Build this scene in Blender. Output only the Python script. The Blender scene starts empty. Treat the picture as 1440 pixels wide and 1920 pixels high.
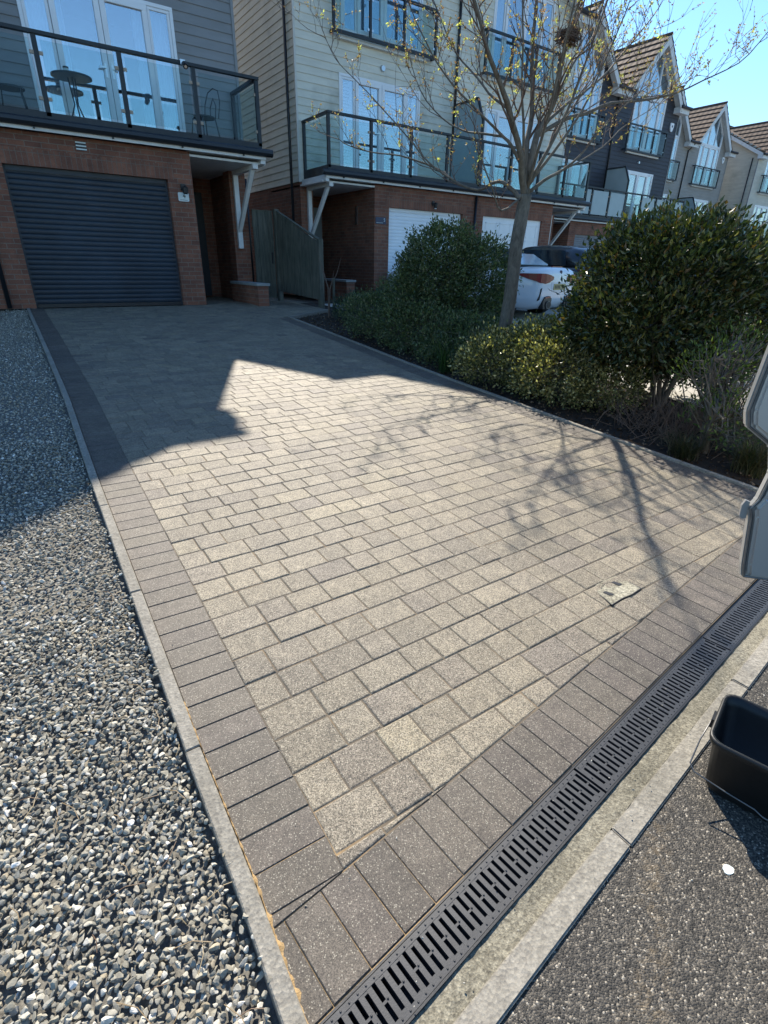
import bpy, bmesh, math, random
import numpy as np
from mathutils import Vector, Matrix, noise as mnoise
R = math.radians
SC = bpy.context.scene
COL = SC.collection
random.seed(7); RNG = np.random.default_rng(7)

# ------------------------------------------------------------------ camera
cam_d = bpy.data.cameras.new('camera'); cam = bpy.data.objects.new('camera', cam_d); COL.objects.link(cam)
cam_d.sensor_fit = 'VERTICAL'; cam_d.sensor_height = 36.0; cam_d.sensor_width = 27.0; cam_d.lens = 18.493
cam_d.clip_start = 0.05; cam_d.clip_end = 2000
_y, _p, _r = R(34.974), R(25.078), R(1.174)
_f = Vector((math.sin(_y)*math.cos(_p), math.cos(_y)*math.cos(_p), -math.sin(_p)))
_rt = Vector((math.cos(_y), -math.sin(_y), 0)); _u = _rt.cross(_f)
_r2 = _rt*math.cos(_r)+_u*math.sin(_r); _u2 = -_rt*math.sin(_r)+_u*math.cos(_r)
cam.matrix_world = Matrix(((_r2.x, _u2.x, -_f.x, 0), (_r2.y, _u2.y, -_f.y, 0), (_r2.z, _u2.z, -_f.z, 0), (0, 0, 0, 1)))
SC.camera = cam

# ------------------------------------------------------------------ sky and sun
SUN_EL = 42.0; SUN_AZ = math.degrees(math.atan2(0.412, 0.911))      # clockwise from +Y
w = bpy.data.worlds.new('World'); SC.world = w; w.use_nodes = True
nt = w.node_tree; nt.nodes.clear()
sky = nt.nodes.new('ShaderNodeTexSky'); sky.sky_type = 'NISHITA'; sky.sun_disc = False
sky.sun_elevation = R(SUN_EL); sky.sun_rotation = R(SUN_AZ); sky.air_density = 1.25; sky.dust_density = 0.15; sky.ozone_density = 3.0
bg = nt.nodes.new('ShaderNodeBackground'); bg.inputs['Strength'].default_value = 0.104
wo = nt.nodes.new('ShaderNodeOutputWorld')
mulc = nt.nodes.new('ShaderNodeMixRGB'); mulc.blend_type = 'MULTIPLY'; mulc.inputs[0].default_value = 1; mulc.inputs[2].default_value = (.73, .95, 1.13, 1)
nt.links.new(sky.outputs[0], mulc.inputs[1]); nt.links.new(mulc.outputs[0], bg.inputs[0]); nt.links.new(bg.outputs[0], wo.inputs[0])
sl = bpy.data.lights.new('sun', 'SUN'); sl.energy = 5.0; sl.angle = R(0.53); sl.color = (1.0, 0.915, 0.785)
sun = bpy.data.objects.new('sun', sl); COL.objects.link(sun)
_el, _az = R(SUN_EL), R(SUN_AZ)
_sd = Vector((math.sin(_az)*math.cos(_el), math.cos(_az)*math.cos(_el), math.sin(_el)))
sun.rotation_euler = _sd.to_track_quat('Z', 'Y').to_euler(); sun.location = (10, 30, 30)
SC.view_settings.view_transform = 'Standard'; SC.view_settings.look = 'None'
SC.view_settings.exposure = 1.0; SC.view_settings.gamma = 1.0
SC.cycles.max_bounces = 6; SC.cycles.transparent_max_bounces = 12

# ------------------------------------------------------------------ helpers
def G(x, y): return -1.4 + 0.0605*(min(max(y, 0.4), 11.15)-0.6)

def finish(o, name, parent=None, label=None, cat=None, group=None, kind=None):
    if parent is not None: o.parent = parent
    if label: o['label'] = label
    if cat: o['category'] = cat
    if group: o['group'] = group
    if kind: o['kind'] = kind
    return o

def root_off(o):
    v = Vector((0, 0, 0))
    while o is not None: v += o.location; o = o.parent
    return v

def empty(name, loc, label, cat, group=None):
    o = bpy.data.objects.new(name, None); COL.objects.link(o); o.location = loc; o.empty_display_size = 0.2
    return finish(o, name, None, label, cat, group)

class MB:
    """collects faces in world coordinates; build() links ONE mesh object"""
    def __init__(s): s.v = []; s.f = []; s.c = []; s.cur = (0.5, 0.5, 0.5)
    def add(s, vs, fs):
        b = len(s.v); s.v.extend([tuple(p) for p in vs]); s.f.extend([tuple(i+b for i in f) for f in fs]); s.c.extend([s.cur]*len(fs))
    def quad(s, a, b, c, d): s.add([a, b, c, d], [(0, 1, 2, 3)])
    def box(s, x0, x1, y0, y1, z0, z1):
        s.add([(x0,y0,z0),(x1,y0,z0),(x1,y1,z0),(x0,y1,z0),(x0,y0,z1),(x1,y0,z1),(x1,y1,z1),(x0,y1,z1)],
              [(0,3,2,1),(4,5,6,7),(0,1,5,4),(1,2,6,5),(2,3,7,6),(3,0,4,7)])
    def bar(s, a, b, w, h, up=(0,0,1)):
        a = Vector(a); b = Vector(b); d = (b-a).normalized(); upv = Vector(up)
        if abs(d.dot(upv)) > .95: upv = Vector((0,1,0))
        sd = d.cross(upv).normalized()*w/2; u = sd.cross(d).normalized()*h/2
        vs = [p+i*sd+j*u for p in (a, b) for i, j in ((-1,-1),(1,-1),(1,1),(-1,1))]
        s.add(vs, [(0,1,2,3),(7,6,5,4),(0,4,5,1),(1,5,6,2),(2,6,7,3),(3,7,4,0)])
    def tube(s, pts, rad, n=8, cap=True):
        pts = [Vector(p) for p in pts]; rs = rad if isinstance(rad, (list, tuple)) else [rad]*len(pts)
        prev = None; b = len(s.v); vs = []
        for i, p in enumerate(pts):
            t = (pts[min(i+1, len(pts)-1)]-pts[max(i-1, 0)]).normalized()
            if prev is None:
                prev = t.orthogonal().normalized()
            else:
                prev = (prev-t*prev.dot(t))
                prev = prev.normalized() if prev.length > 1e-6 else t.orthogonal().normalized()
            q = t.cross(prev)
            for k in range(n):
                a = 2*math.pi*k/n; vs.append(p+(prev*math.cos(a)+q*math.sin(a))*rs[i])
        fs = [(i*n+k, i*n+(k+1) % n, (i+1)*n+(k+1) % n, (i+1)*n+k) for i in range(len(pts)-1) for k in range(n)]
        if cap: fs += [tuple(range(n-1, -1, -1)), tuple((len(pts)-1)*n+k for k in range(n))]
        s.add(vs, fs)
    def prism(s, poly, d0, d1):                 # poly: list of 3D points, extruded by vector d0 -> d1 offsets
        n = len(poly); a = [Vector(p)+Vector(d0) for p in poly]; b = [Vector(p)+Vector(d1) for p in poly]
        s.add(a+b, [tuple(range(n-1, -1, -1)), tuple(range(n, 2*n))]+[(i, (i+1) % n, n+(i+1) % n, n+i) for i in range(n)])
    def build(s, name, m, parent=None, origin=None, bevel=0, smooth=False, recalc=True, **kw):
        o = bpy.data.objects.new(name, bpy.data.meshes.new(name)); COL.objects.link(o)
        off = root_off(parent) if parent is not None else Vector(origin or (0, 0, 0))
        me = o.data; me.from_pydata([(v[0]-off.x, v[1]-off.y, v[2]-off.z) for v in s.v], [], s.f)
        if parent is None: o.location = off
        if any(c != (0.5, 0.5, 0.5) for c in s.c):
            at = me.color_attributes.new('tint', 'FLOAT_COLOR', 'CORNER')
            arr = np.array([x for f, c in zip(s.f, s.c) for _ in f for x in (c[0], c[1], c[2], 1.0)], dtype=np.float32)
            at.data.foreach_set('color', arr)
        if recalc or bevel:
            bm = bmesh.new(); bm.from_mesh(me)
            bmesh.ops.recalc_face_normals(bm, faces=bm.faces)
            if bevel:
                bmesh.ops.bevel(bm, geom=list(bm.edges), offset=bevel, segments=1 if bevel < .004 else 2, affect='EDGES', clamp_overlap=True)
            bm.to_mesh(me); bm.free()
        if smooth: me.polygons.foreach_set('use_smooth', [True]*len(me.polygons))
        if m: me.materials.append(m)
        return finish(o, name, parent, **kw)

def np_mesh(name, V, F, m, parent=None, origin=(0,0,0), tint=None, smooth=False, **kw):
    """V (n,3), F (m,k) with constant k; tint per face (m,3)"""
    off = root_off(parent) if parent is not None else Vector(origin)
    me = bpy.data.meshes.new(name); V = np.asarray(V, dtype=np.float32)-np.array(off, dtype=np.float32)
    k = F.shape[1]; nf = len(F)
    me.vertices.add(len(V)); me.vertices.foreach_set('co', V.ravel())
    me.loops.add(nf*k); me.loops.foreach_set('vertex_index', F.astype(np.int32).ravel())
    me.polygons.add(nf); me.polygons.foreach_set('loop_start', np.arange(0, nf*k, k, dtype=np.int32))
    try: me.polygons.foreach_set('loop_total', np.full(nf, k, dtype=np.int32))
    except Exception: pass
    me.update(calc_edges=True)
    if tint is not None:
        at = me.color_attributes.new('tint', 'FLOAT_COLOR', 'CORNER')
        c = np.ones((nf, k, 4), dtype=np.float32); c[:, :, :3] = tint[:, None, :]
        at.data.foreach_set('color', c.ravel())
    me.polygons.foreach_set('use_smooth', [smooth]*nf)
    me.validate()
    o = bpy.data.objects.new(name, me); COL.objects.link(o)
    if parent is None: o.location = off
    if m: me.materials.append(m)
    return finish(o, name, parent, **kw)

# ------------------------------------------------------------------ materials
def lin(h):
    h = h.lstrip('#'); c = [int(h[i:i+2], 16)/255 for i in (0, 2, 4)]
    return tuple(((x/12.92) if x <= .04045 else ((x+.055)/1.055)**2.4) for x in c)+(1,)

class NT:
    def __init__(s, name):
        s.m = bpy.data.materials.new(name); s.m.use_nodes = True; s.t = s.m.node_tree; s.t.nodes.clear()
        s.out = s.n('ShaderNodeOutputMaterial'); s.p = s.n('ShaderNodeBsdfPrincipled'); s.l(s.p.outputs[0], s.out.inputs[0])
        s.tc = s.n('ShaderNodeTexCoord')
    def n(s, t): return s.t.nodes.new(t)
    def l(s, a, b): s.t.links.new(a, b)
    def noise(s, scale, detail=4, rough=.6, vec=None, dist=0):
        n = s.n('ShaderNodeTexNoise'); n.inputs['Scale'].default_value = scale; n.inputs['Detail'].default_value = detail
        n.inputs['Roughness'].default_value = rough; n.inputs['Distortion'].default_value = dist
        s.l(vec or s.tc.outputs['Object'], n.inputs['Vector']); return n
    def vor(s, scale, feature='F1', vec=None, rand=1.0):
        n = s.n('ShaderNodeTexVoronoi'); n.feature = feature; n.inputs['Scale'].default_value = scale
        n.inputs['Randomness'].default_value = rand; s.l(vec or s.tc.outputs['Object'], n.inputs['Vector']); return n
    def ramp(s, fac, stops, interp='LINEAR'):
        r = s.n('ShaderNodeValToRGB'); r.color_ramp.interpolation = interp; e = r.color_ramp.elements
        while len(e) < len(stops): e.new(.5)
        for el, (p, c) in zip(e, stops): el.position = p; el.color = c if len(c) == 4 else tuple(c)+(1,)
        s.l(fac, r.inputs[0]); return r.outputs[0]
    def mix(s, fac, a, b, mode='MIX'):
        m = s.n('ShaderNodeMixRGB'); m.blend_type = mode
        for i, x in ((0, fac), (1, a), (2, b)):
            if isinstance(x, (int, float)): m.inputs[i].default_value = x
            elif isinstance(x, tuple): m.inputs[i].default_value = x if len(x) == 4 else x+(1,)
            else: s.l(x, m.inputs[i])
        return m.outputs[0]
    def math(s, op, a, b=0.0):
        m = s.n('ShaderNodeMath'); m.operation = op
        for i, x in ((0, a), (1, b)):
            if isinstance(x, (int, float)): m.inputs[i].default_value = x
            else: s.l(x, m.inputs[i])
        return m.outputs[0]
    def tint(s):
        a = s.n('ShaderNodeAttribute'); a.attribute_name = 'tint'; return a.outputs['Color']
    def bump(s, h, strength=.3, dist=.01):
        b = s.n('ShaderNodeBump'); b.inputs['Strength'].default_value = strength; b.inputs['Distance'].default_value = dist
        s.l(h, b.inputs['Height']); s.l(b.outputs[0], s.p.inputs['Normal']); return b
    def set(s, **k):
        for a, v in k.items():
            i = s.p.inputs[{'color': 'Base Color', 'rough': 'Roughness', 'metal': 'Metallic', 'spec': 'Specular IOR Level', 'alpha': 'Alpha', 'trans': 'Transmission Weight', 'coat': 'Coat Weight', 'ior': 'IOR'}[a]]
            if isinstance(v, (int, float)): i.default_value = v
            elif isinstance(v, tuple): i.default_value = v if len(v) == 4 else v+(1,)
            else: s.l(v, i)
        return s

def simple(name, col, rough=.6, var=.15, scale=6, bump=.1, bscale=40, metal=0, spec=.5, coat=0):
    m = NT(name); n = m.noise(scale, 5, .65)
    dark = tuple(c*(1-var) for c in col[:3]); lite = tuple(min(1, c*(1+var)) for c in col[:3])
    m.set(color=m.ramp(n.outputs[0], [(.3, dark), (.7, lite)]), rough=rough, metal=metal, spec=spec, coat=coat)
    if bump: m.bump(m.noise(bscale, 4).outputs[0], bump, .004)
    return m.m

M = {}
M['white_upvc'] = simple('white_upvc', (.78, .79, .80), .35, .04, 3, 0)
M['white_paint'] = simple('white_paint', (.66, .66, .64), .55, .12, 5, .1)
M['anthracite'] = simple('anthracite', (.018, .024, .03), .45, .25, 8, .05, spec=.4)
M['black_plastic'] = simple('black_plastic', (.012, .013, .015), .45, .3, 12, .1, 90)
M['black_pipe'] = simple('black_pipe', (.012, .014, .018), .4, .2, 12, 0)
M['steel'] = simple('steel', (.55, .56, .58), .3, .05, 20, 0, metal=1)
M['grey_door'] = simple('grey_door', (.25, .29, .31), .5, .05, 4, 0)
M['dark_room'] = simple('dark_room', (.05, .055, .065), .9, .2, 2, 0)
M['curtain'] = simple('curtain', (.62, .66, .70), .9, .06, 4, 0)
M['shutter'] = simple('shutter', (.80, .82, .84), .5, .04, 3, 0)
M['wire'] = simple('wire', (.16, .16, .16), .45, .2, 30, .1, metal=.6)
M['rubber'] = simple('rubber', (.015, .015, .016), .8, .2, 12, .1)

def siding_mat(name, col, grime=(.05, .06, .03), ga=.35, var=.12):
    m = NT(name)
    mp = m.n('ShaderNodeMapping'); mp.inputs['Scale'].default_value = (1, 1, 6); m.l(m.tc.outputs['Object'], mp.inputs[0])
    n = m.noise(1.3, 6, .6, mp.outputs[0]); n2 = m.noise(.5, 5, .7); n3 = m.noise(12, 4, .6, mp.outputs[0])
    base = m.ramp(n.outputs[0], [(.3, tuple(c*(1-var) for c in col)), (.7, tuple(min(1, c*(1+var)) for c in col))])
    fac = m.ramp(n2.outputs[0], [(.52, (0, 0, 0)), (.72, (ga, ga, ga))])
    c = m.mix(fac, base, grime)
    m.set(color=c, rough=.62)
    m.bump(n3.outputs[0], .25, .003); return m.m
M['cream_boards'] = siding_mat('cream_boards', (.66, .625, .52), ga=.45)
M['grey_boards'] = siding_mat('grey_boards', (.235, .232, .23), ga=.15)
M['charcoal_boards'] = siding_mat('charcoal_boards', (.036, .038, .050), (.05, .05, .05), .2, .2)
M['taupe_boards'] = siding_mat('taupe_boards', (.29, .27, .245), ga=.15)
M['beige_boards'] = siding_mat('beige_boards', (.52, .49, .41))

def brick_mat(name, c1, c2, mortar, soldier=False):
    m = NT(name)
    sx = m.n('ShaderNodeSeparateXYZ'); m.l(m.tc.outputs['Object'], sx.inputs[0])
    h = m.math('ADD', sx.outputs[0], sx.outputs[1])
    cb = m.n('ShaderNodeCombineXYZ')
    if soldier: m.l(sx.outputs[2], cb.inputs[0]); m.l(h, cb.inputs[1])
    else: m.l(h, cb.inputs[0]); m.l(sx.outputs[2], cb.inputs[1])
    b = m.n('ShaderNodeTexBrick'); m.l(cb.outputs[0], b.inputs['Vector'])
    for k, v in {'Scale': 1, 'Brick Width': .225, 'Row Height': .075, 'Mortar Size': .006, 'Mortar Smooth': .15, 'Bias': -.2}.items(): b.inputs[k].default_value = v
    b.inputs['Color1'].default_value = c1+(1,); b.inputs['Color2'].default_value = c2+(1,); b.inputs['Mortar'].default_value = mortar+(1,)
    if soldier: b.offset = 0
    n = m.noise(3, 6, .7); n2 = m.noise(60, 4, .7)
    c = m.mix(.55, b.outputs[0], m.ramp(n.outputs[0], [(.3, (.38, .36, .37)), (.7, (1.25, 1.18, 1.1))]), 'MULTIPLY')
    c = m.mix(.35, c, m.ramp(n2.outputs[0], [(.35, (.5, .5, .5)), (.65, (1.3, 1.25, 1.2))]), 'MULTIPLY')
    m.set(color=c, rough=.88, spec=.25)
    hh = m.math('MULTIPLY', b.outputs['Fac'], -1.0)
    h2 = m.math('ADD', hh, m.math('MULTIPLY', n2.outputs[0], .4))
    m.bump(h2, .6, .006); return m.m
M['brick'] = brick_mat('brick', (.26, .115, .075), (.165, .078, .058), (.225, .175, .14))
M['soldier_brick'] = brick_mat('soldier_brick', (.26, .12, .08), (.17, .082, .06), (.20, .15, .12), True)

def glass_mat(name, tint, rough=.02, clear=.82, gloss=(1, 1, 1, 1)):
    m = NT(name); m.t.nodes.remove(m.p)
    tr = m.n('ShaderNodeBsdfTransparent'); tr.inputs[0].default_value = tint+(1,)
    gl = m.n('ShaderNodeBsdfGlossy'); gl.inputs['Roughness'].default_value = rough; gl.inputs[0].default_value = gloss
    lw = m.n('ShaderNodeLayerWeight'); lw.inputs['Blend'].default_value = .5
    f = m.math('ADD', m.math('MULTIPLY', m.math('POWER', lw.outputs['Facing'], 4.0), .55), 1-clear-.1)
    f = m.math('MINIMUM', f, .95)
    b = m.noise(.9, 2); bp = m.n('ShaderNodeBump'); bp.inputs['Strength'].default_value = .05; bp.inputs['Distance'].default_value = .02
    m.l(b.outputs[0], bp.inputs['Height']); m.l(bp.outputs[0], gl.inputs['Normal'])
    mx = m.n('ShaderNodeMixShader'); m.l(f, mx.inputs[0]); m.l(tr.outputs[0], mx.inputs[1]); m.l(gl.outputs[0], mx.inputs[2])
    m.l(mx.outputs[0], m.out.inputs[0]); return m.m
M['window_glass'] = glass_mat('window_glass', (.80, .88, .93), .01, .55)
M['balcony_glass'] = glass_mat('balcony_glass', (.82, .90, .91), .02, .89)
M['frosted_glass'] = simple('frosted_glass', (.30, .38, .40), .35, .06, 3, 0)
M['car_glass'] = simple('car_glass', (.30, .38, .42), .06, .1, 3, 0)  # pale base colour paints in the bright reflection on the glass

def paving_mat(name, speck, amt, size, contrast, bumpd):
    """colour comes from the per-block tint; exposed aggregate speckle on top"""
    m = NT(name); t = m.tint()
    v = m.vor(size); v2 = m.vor(size*1.7)
    ss = m.n('ShaderNodeSeparateColor'); m.l(v.outputs['Color'], ss.inputs[0])
    sp = m.ramp(ss.outputs[0], [(1-amt, (0, 0, 0)), (min(1, 1-amt+.03), (1, 1, 1))])
    near = m.ramp(v.outputs['Distance'], [(.30, (1, 1, 1)), (.48, (0, 0, 0))])
    fac = m.mix(1.0, sp, near, 'MULTIPLY')
    sep = m.n('ShaderNodeSeparateColor'); m.l(v2.outputs['Color'], sep.inputs[0])
    grain = m.ramp(sep.outputs[0], [(0, (1-contrast,)*3), (.55, (1, 1, 1)), (1, (1+contrast*.9,)*3)])
    c = m.mix(1.0, t, grain, 'MULTIPLY')
    n = m.noise(16, 7, .8)
    c = m.mix(.85, c, m.ramp(n.outputs[0], [(.32, (.60, .59, .58)), (.68, (1.28, 1.27, 1.24))]), 'MULTIPLY')
    nb = m.noise(1.3, 6, .65, None, .6)
    c = m.mix(.75, c, m.ramp(nb.outputs[0], [(.35, (.78, .78, .8)), (.7, (1.12, 1.1, 1.05))]), 'MULTIPLY')
    c = m.mix(m.math('MULTIPLY', fac, .8), c, speck)
    m.set(color=c, rough=.62, spec=.42)
    h = m.math('ADD', m.math('MULTIPLY', m.noise(240, 4, .8).outputs[0], .8), m.math('MULTIPLY', sep.outputs[1], .7))
    m.bump(h, .7, bumpd); return m.m
M['tegula'] = paving_mat('tegula', (.44, .39, .30), .22, 200, .70, .0034)
M['charcoal_block'] = paving_mat('charcoal_block', (.36, .33, .26), .20, 250, .50, .0018)

def concrete_mat(name, c1, c2, speckle=.4, sc=60):
    m = NT(name); n = m.noise(4, 8, .7); n2 = m.noise(sc, 5, .75); v = m.vor(sc*2.2)
    c = m.ramp(n.outputs[0], [(.3, c1), (.7, c2)])
    c = m.mix(speckle, c, m.ramp(n2.outputs[0], [(.3, (.35, .34, .32)), (.7, (1.25, 1.25, 1.2))]), 'MULTIPLY')
    sep = m.n('ShaderNodeSeparateColor'); m.l(v.outputs['Color'], sep.inputs[0])
    c = m.mix(speckle*.7, c, m.ramp(sep.outputs[0], [(0, (.6, .6, .6)), (1, (1.35, 1.33, 1.28))]), 'MULTIPLY')
    m.set(color=c, rough=.92, spec=.2); m.bump(m.math('ADD', n2.outputs[0], m.math('MULTIPLY', v.outputs['Distance'], .6)), .5, .004); return m.m
M['kerb_concrete'] = concrete_mat('kerb_concrete', (.22, .205, .175), (.32, .30, .265), .6, 60)
M['haunch'] = concrete_mat('haunch', (.17, .158, .125), (.29, .27, .22), 1.0, 95)
M['cover_concrete'] = concrete_mat('cover_concrete', (.20, .185, .14), (.46, .44, .37), 1.0, 70)
M['coping'] = concrete_mat('coping', (.22, .23, .23), (.32, .33, .33), .3, 40)
M['pale_paving'] = concrete_mat('pale_paving', (.38, .36, .32), (.52, .50, .46), .35, 20)

def joint_mat():
    m = NT('joint_sand'); n = m.noise(5, 6, .7); n2 = m.noise(120, 4, .8)
    sx = m.n('ShaderNodeSeparateXYZ'); m.l(m.tc.outputs['Object'], sx.inputs[0])
    near = m.ramp(m.math('ADD', sx.outputs[0], m.math('MULTIPLY', sx.outputs[1], .55)), [(.75, (1, 1, 1)), (1.5, (0, 0, 0))])
    c = m.mix(m.ramp(n.outputs[0], [(.50, (0, 0, 0)), (.66, (.5, .5, .5))]), (.115, .094, .068, 1), (.32, .23, .13, 1))
    c2 = m.mix(m.ramp(n.outputs[0], [(.30, (0, 0, 0)), (.52, (1, 1, 1))]), (.12, .095, .064, 1), (.40, .27, .13, 1))
    c = m.mix(near, c, c2)
    m.set(color=c, rough=.95); m.bump(n2.outputs[0], .8, .003); return m.m
M['joint'] = joint_mat()
M['sand'] = simple('sand', (.36, .24, .11), .95, .35, 60, .9, 200)

def asphalt_mat():
    m = NT('asphalt'); v = m.vor(230); v2 = m.vor(60); n = m.noise(2.2, 6, .7); n2 = m.noise(300, 3, .7); big = m.noise(45, 3, .6)
    sep = m.n('ShaderNodeSeparateColor'); m.l(v.outputs['Color'], sep.inputs[0])
    c = m.ramp(sep.outputs[0], [(0, (.024, .023, .021)), (.45, (.056, .052, .046)), (.80, (.105, .095, .080)), (.95, (.19, .168, .135)), (1, (.42, .38, .31))])
    c = m.mix(.5, c, m.ramp(n.outputs[0], [(.3, (.72, .72, .74)), (.7, (1.15, 1.13, 1.08))]), 'MULTIPLY')
    geo = m.n('ShaderNodeSeparateXYZ'); m.l(m.tc.outputs['Object'], geo.inputs[0])
    # sand trail dropped across the road
    d = m.math('ABSOLUTE', m.math('ADD', m.math('SUBTRACT', geo.outputs[1], m.math('MULTIPLY', geo.outputs[0], .55)), .31))
    sand = m.mix(1, m.ramp(d, [(0, (.9, .9, .9)), (.07, (0, 0, 0))]), m.ramp(big.outputs[0], [(.45, (0, 0, 0)), (.62, (1, 1, 1))]), 'MULTIPLY')
    c = m.mix(m.math('MULTIPLY', sand, .22), c, (.34, .25, .14, 1))
    m.set(color=c, rough=.8, spec=.35)
    gap = m.mix(.6, sep.outputs[2], m.ramp(v.outputs['Distance'], [(.15, (1, 1, 1)), (.75, (0, 0, 0))]))
    h = m.math('ADD', gap, m.math('MULTIPLY', big.outputs[0], 1.0)); h = m.math('ADD', h, m.math('MULTIPLY', n2.outputs[0], .3))
    m.bump(h, .9, .0035); return m.m
M['asphalt'] = asphalt_mat()

def ground_mat():
    m = NT('mulch_soil'); n = m.noise(18, 7, .75); n2 = m.noise(2, 4)
    c = m.ramp(n.outputs[0], [(.3, (.012, .009, .007)), (.55, (.035, .025, .017)), (.75, (.085, .06, .04))])
    m.set(color=c, rough=.95); m.bump(n.outputs[0], 1, .02); return m.m
M['soil'] = ground_mat()
M['stone_base'] = simple('stone_base', (.15, .143, .125), .95, .5, 60, .8, 120)

def stone_mat():
    m = NT('slate_stone'); t = m.tint(); n = m.noise(70, 6, .75); v = m.noise(18, 4)
    c = m.mix(.75, t, m.ramp(n.outputs[0], [(.3, (.5, .5, .5)), (.7, (1.35, 1.35, 1.32))]), 'MULTIPLY')
    m.set(color=c, rough=.95, spec=.12); m.bump(n.outputs[0], .5, .002); return m.m
M['stone'] = stone_mat()

def leaf_mat(name, rough=.35, trans=.25, spec=.5):
    m = NT(name); t = m.tint()
    m.set(color=t, rough=rough, spec=spec)
    tl = m.n('ShaderNodeBsdfTranslucent'); m.l(m.mix(1, t, (1.3, 1.5, .5, 1), 'MULTIPLY'), tl.inputs[0])
    mx = m.n('ShaderNodeMixShader'); mx.inputs[0].default_value = trans
    m.l(m.p.outputs[0], mx.inputs[1]); m.l(tl.outputs[0], mx.inputs[2]); m.l(mx.outputs[0], m.out.inputs[0]); return m.m
M['glossy_leaf'] = leaf_mat('glossy_leaf', .36, .15, .55)
M['matt_leaf'] = leaf_mat('matt_leaf', .5, .25, .35)
M['semi_leaf'] = leaf_mat('semi_leaf', .40, .22, .5)
M['bud'] = leaf_mat('bud', .5, .4, .3)

def bark_mat(name, c1, c2, sc=25):
    m = NT(name); mp = m.n('ShaderNodeMapping'); mp.inputs['Scale'].default_value = (1, 1, .35); m.l(m.tc.outputs['Object'], mp.inputs[0])
    n = m.noise(sc, 7, .75, mp.outputs[0], .6); n2 = m.noise(5, 4)
    c = m.ramp(n.outputs[0], [(.3, c1), (.7, c2)]); c = m.mix(.5, c, m.ramp(n2.outputs[0], [(.3, (.6, .62, .55)), (.7, (1.2, 1.2, 1.15))]), 'MULTIPLY')
    m.set(color=c, rough=.85, spec=.3); m.bump(n.outputs[0], .6, .006); return m.m
M['bark'] = bark_mat('bark', (.075, .064, .052), (.22, .19, .155))
M['twig'] = bark_mat('twig', (.075, .048, .038), (.20, .14, .11), 60)

def wood_mat():
    m = NT('weathered_wood'); sx = m.n('ShaderNodeSeparateXYZ'); m.l(m.tc.outputs['Object'], sx.inputs[0])
    h = m.math('ADD', sx.outputs[0], sx.outputs[1]); cb = m.n('ShaderNodeCombineXYZ')
    m.l(m.math('MULTIPLY', h, 9), cb.inputs[0]); m.l(m.math('MULTIPLY', sx.outputs[2], .7), cb.inputs[1])
    n = m.noise(3, 7, .7, cb.outputs[0], .8); n2 = m.noise(1.5, 4)
    c = m.ramp(n.outputs[0], [(.3, (.05, .052, .045)), (.7, (.15, .145, .12))])
    c = m.mix(.6, c, m.ramp(n2.outputs[0], [(.3, (.6, .68, .6)), (.7, (1.15, 1.1, 1.05))]), 'MULTIPLY')
    m.set(color=c, rough=.85, spec=.2); m.bump(n.outputs[0], .5, .004); return m.m
M['wood'] = wood_mat()

def tile_mat():
    m = NT('roof_tile'); n = m.noise(2.5, 6, .7); n2 = m.noise(30, 5, .7)
    c = m.ramp(n.outputs[0], [(.3, (.075, .055, .044)), (.6, (.135, .098, .075)), (.8, (.24, .15, .095))])
    c = m.mix(.5, c, m.ramp(n2.outputs[0], [(.3, (.5, .5, .5)), (.7, (1.4, 1.35, 1.3))]), 'MULTIPLY')
    sx = m.n('ShaderNodeSeparateXYZ'); m.l(m.tc.outputs['Object'], sx.inputs[0])
    wv = m.n('ShaderNodeTexWave'); wv.inputs['Scale'].default_value = 1.05; wv.bands_direction = 'Y'; m.l(m.tc.outputs['Object'], wv.inputs[0])
    m.set(color=c, rough=.85, spec=.25); m.bump(m.math('ADD', wv.outputs[1], m.math('MULTIPLY', n2.outputs[0], .4)), .5, .02); return m.m
M['tile'] = tile_mat()

def paint_mat(name, col, coat=.8):
    m = NT(name); m.set(color=col, rough=.35, coat=coat, metal=.55 if 'silver' in name else 0); m.p.inputs['Coat Roughness'].default_value = .06
    n = m.noise(30, 3); m.bump(n.outputs[0], .02, .001); return m.m
M['white_car'] = paint_mat('white_car', (.66, .68, .70))
M['black_car'] = paint_mat('black_car', (.008, .009, .011))
M['soft_top'] = simple('soft_top', (.01, .011, .013), .8, .2, 20, .2, 90)
M['silver_van'] = paint_mat('silver_van', (.46, .465, .46), .4)
M['red_lamp'] = simple('red_lamp', (.15, .0005, .010), .22, .3, 12, 0)
M['number_plate'] = simple('number_plate', (.32, .27, .10), .4, .05, 12, 0)
M['navy'] = simple('navy', (.018, .03, .07), .4, .1, 12, 0)
M['white_sign'] = simple('white_sign', (.62, .68, .66), .4, .05, 10, 0)
M['beige_metal'] = simple('beige_metal', (.35, .27, .20), .4, .05, 10, 0)

# ------------------------------------------------------------------ ground, road
def sheet(name, poly, m, zf, **kw):
    b = MB(); n = len(poly); b.add([(x, y, zf(x, y)) for x, y in poly], [tuple(range(n))])
    return b.build(name, m, **kw)

def grid(name, xs, ys, m, zf, **kw):
    V = np.array([(x, y, zf(x, y)) for y in ys for x in xs]); nx = len(xs)
    F = np.array([(j*nx+i, j*nx+i+1, (j+1)*nx+i+1, (j+1)*nx+i) for j in range(len(ys)-1) for i in range(nx-1)])
    return np_mesh(name, V, F, m, **kw)

yb = [-400, -60, -10, .4, 3, 6, 9, 11.15, 20, 60, 400]
grid('ground', [-400, -60, -10, 0, 5, 10, 30, 60, 400], yb, M['soil'], lambda x, y: G(x, y)-.09, kind='structure')

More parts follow.
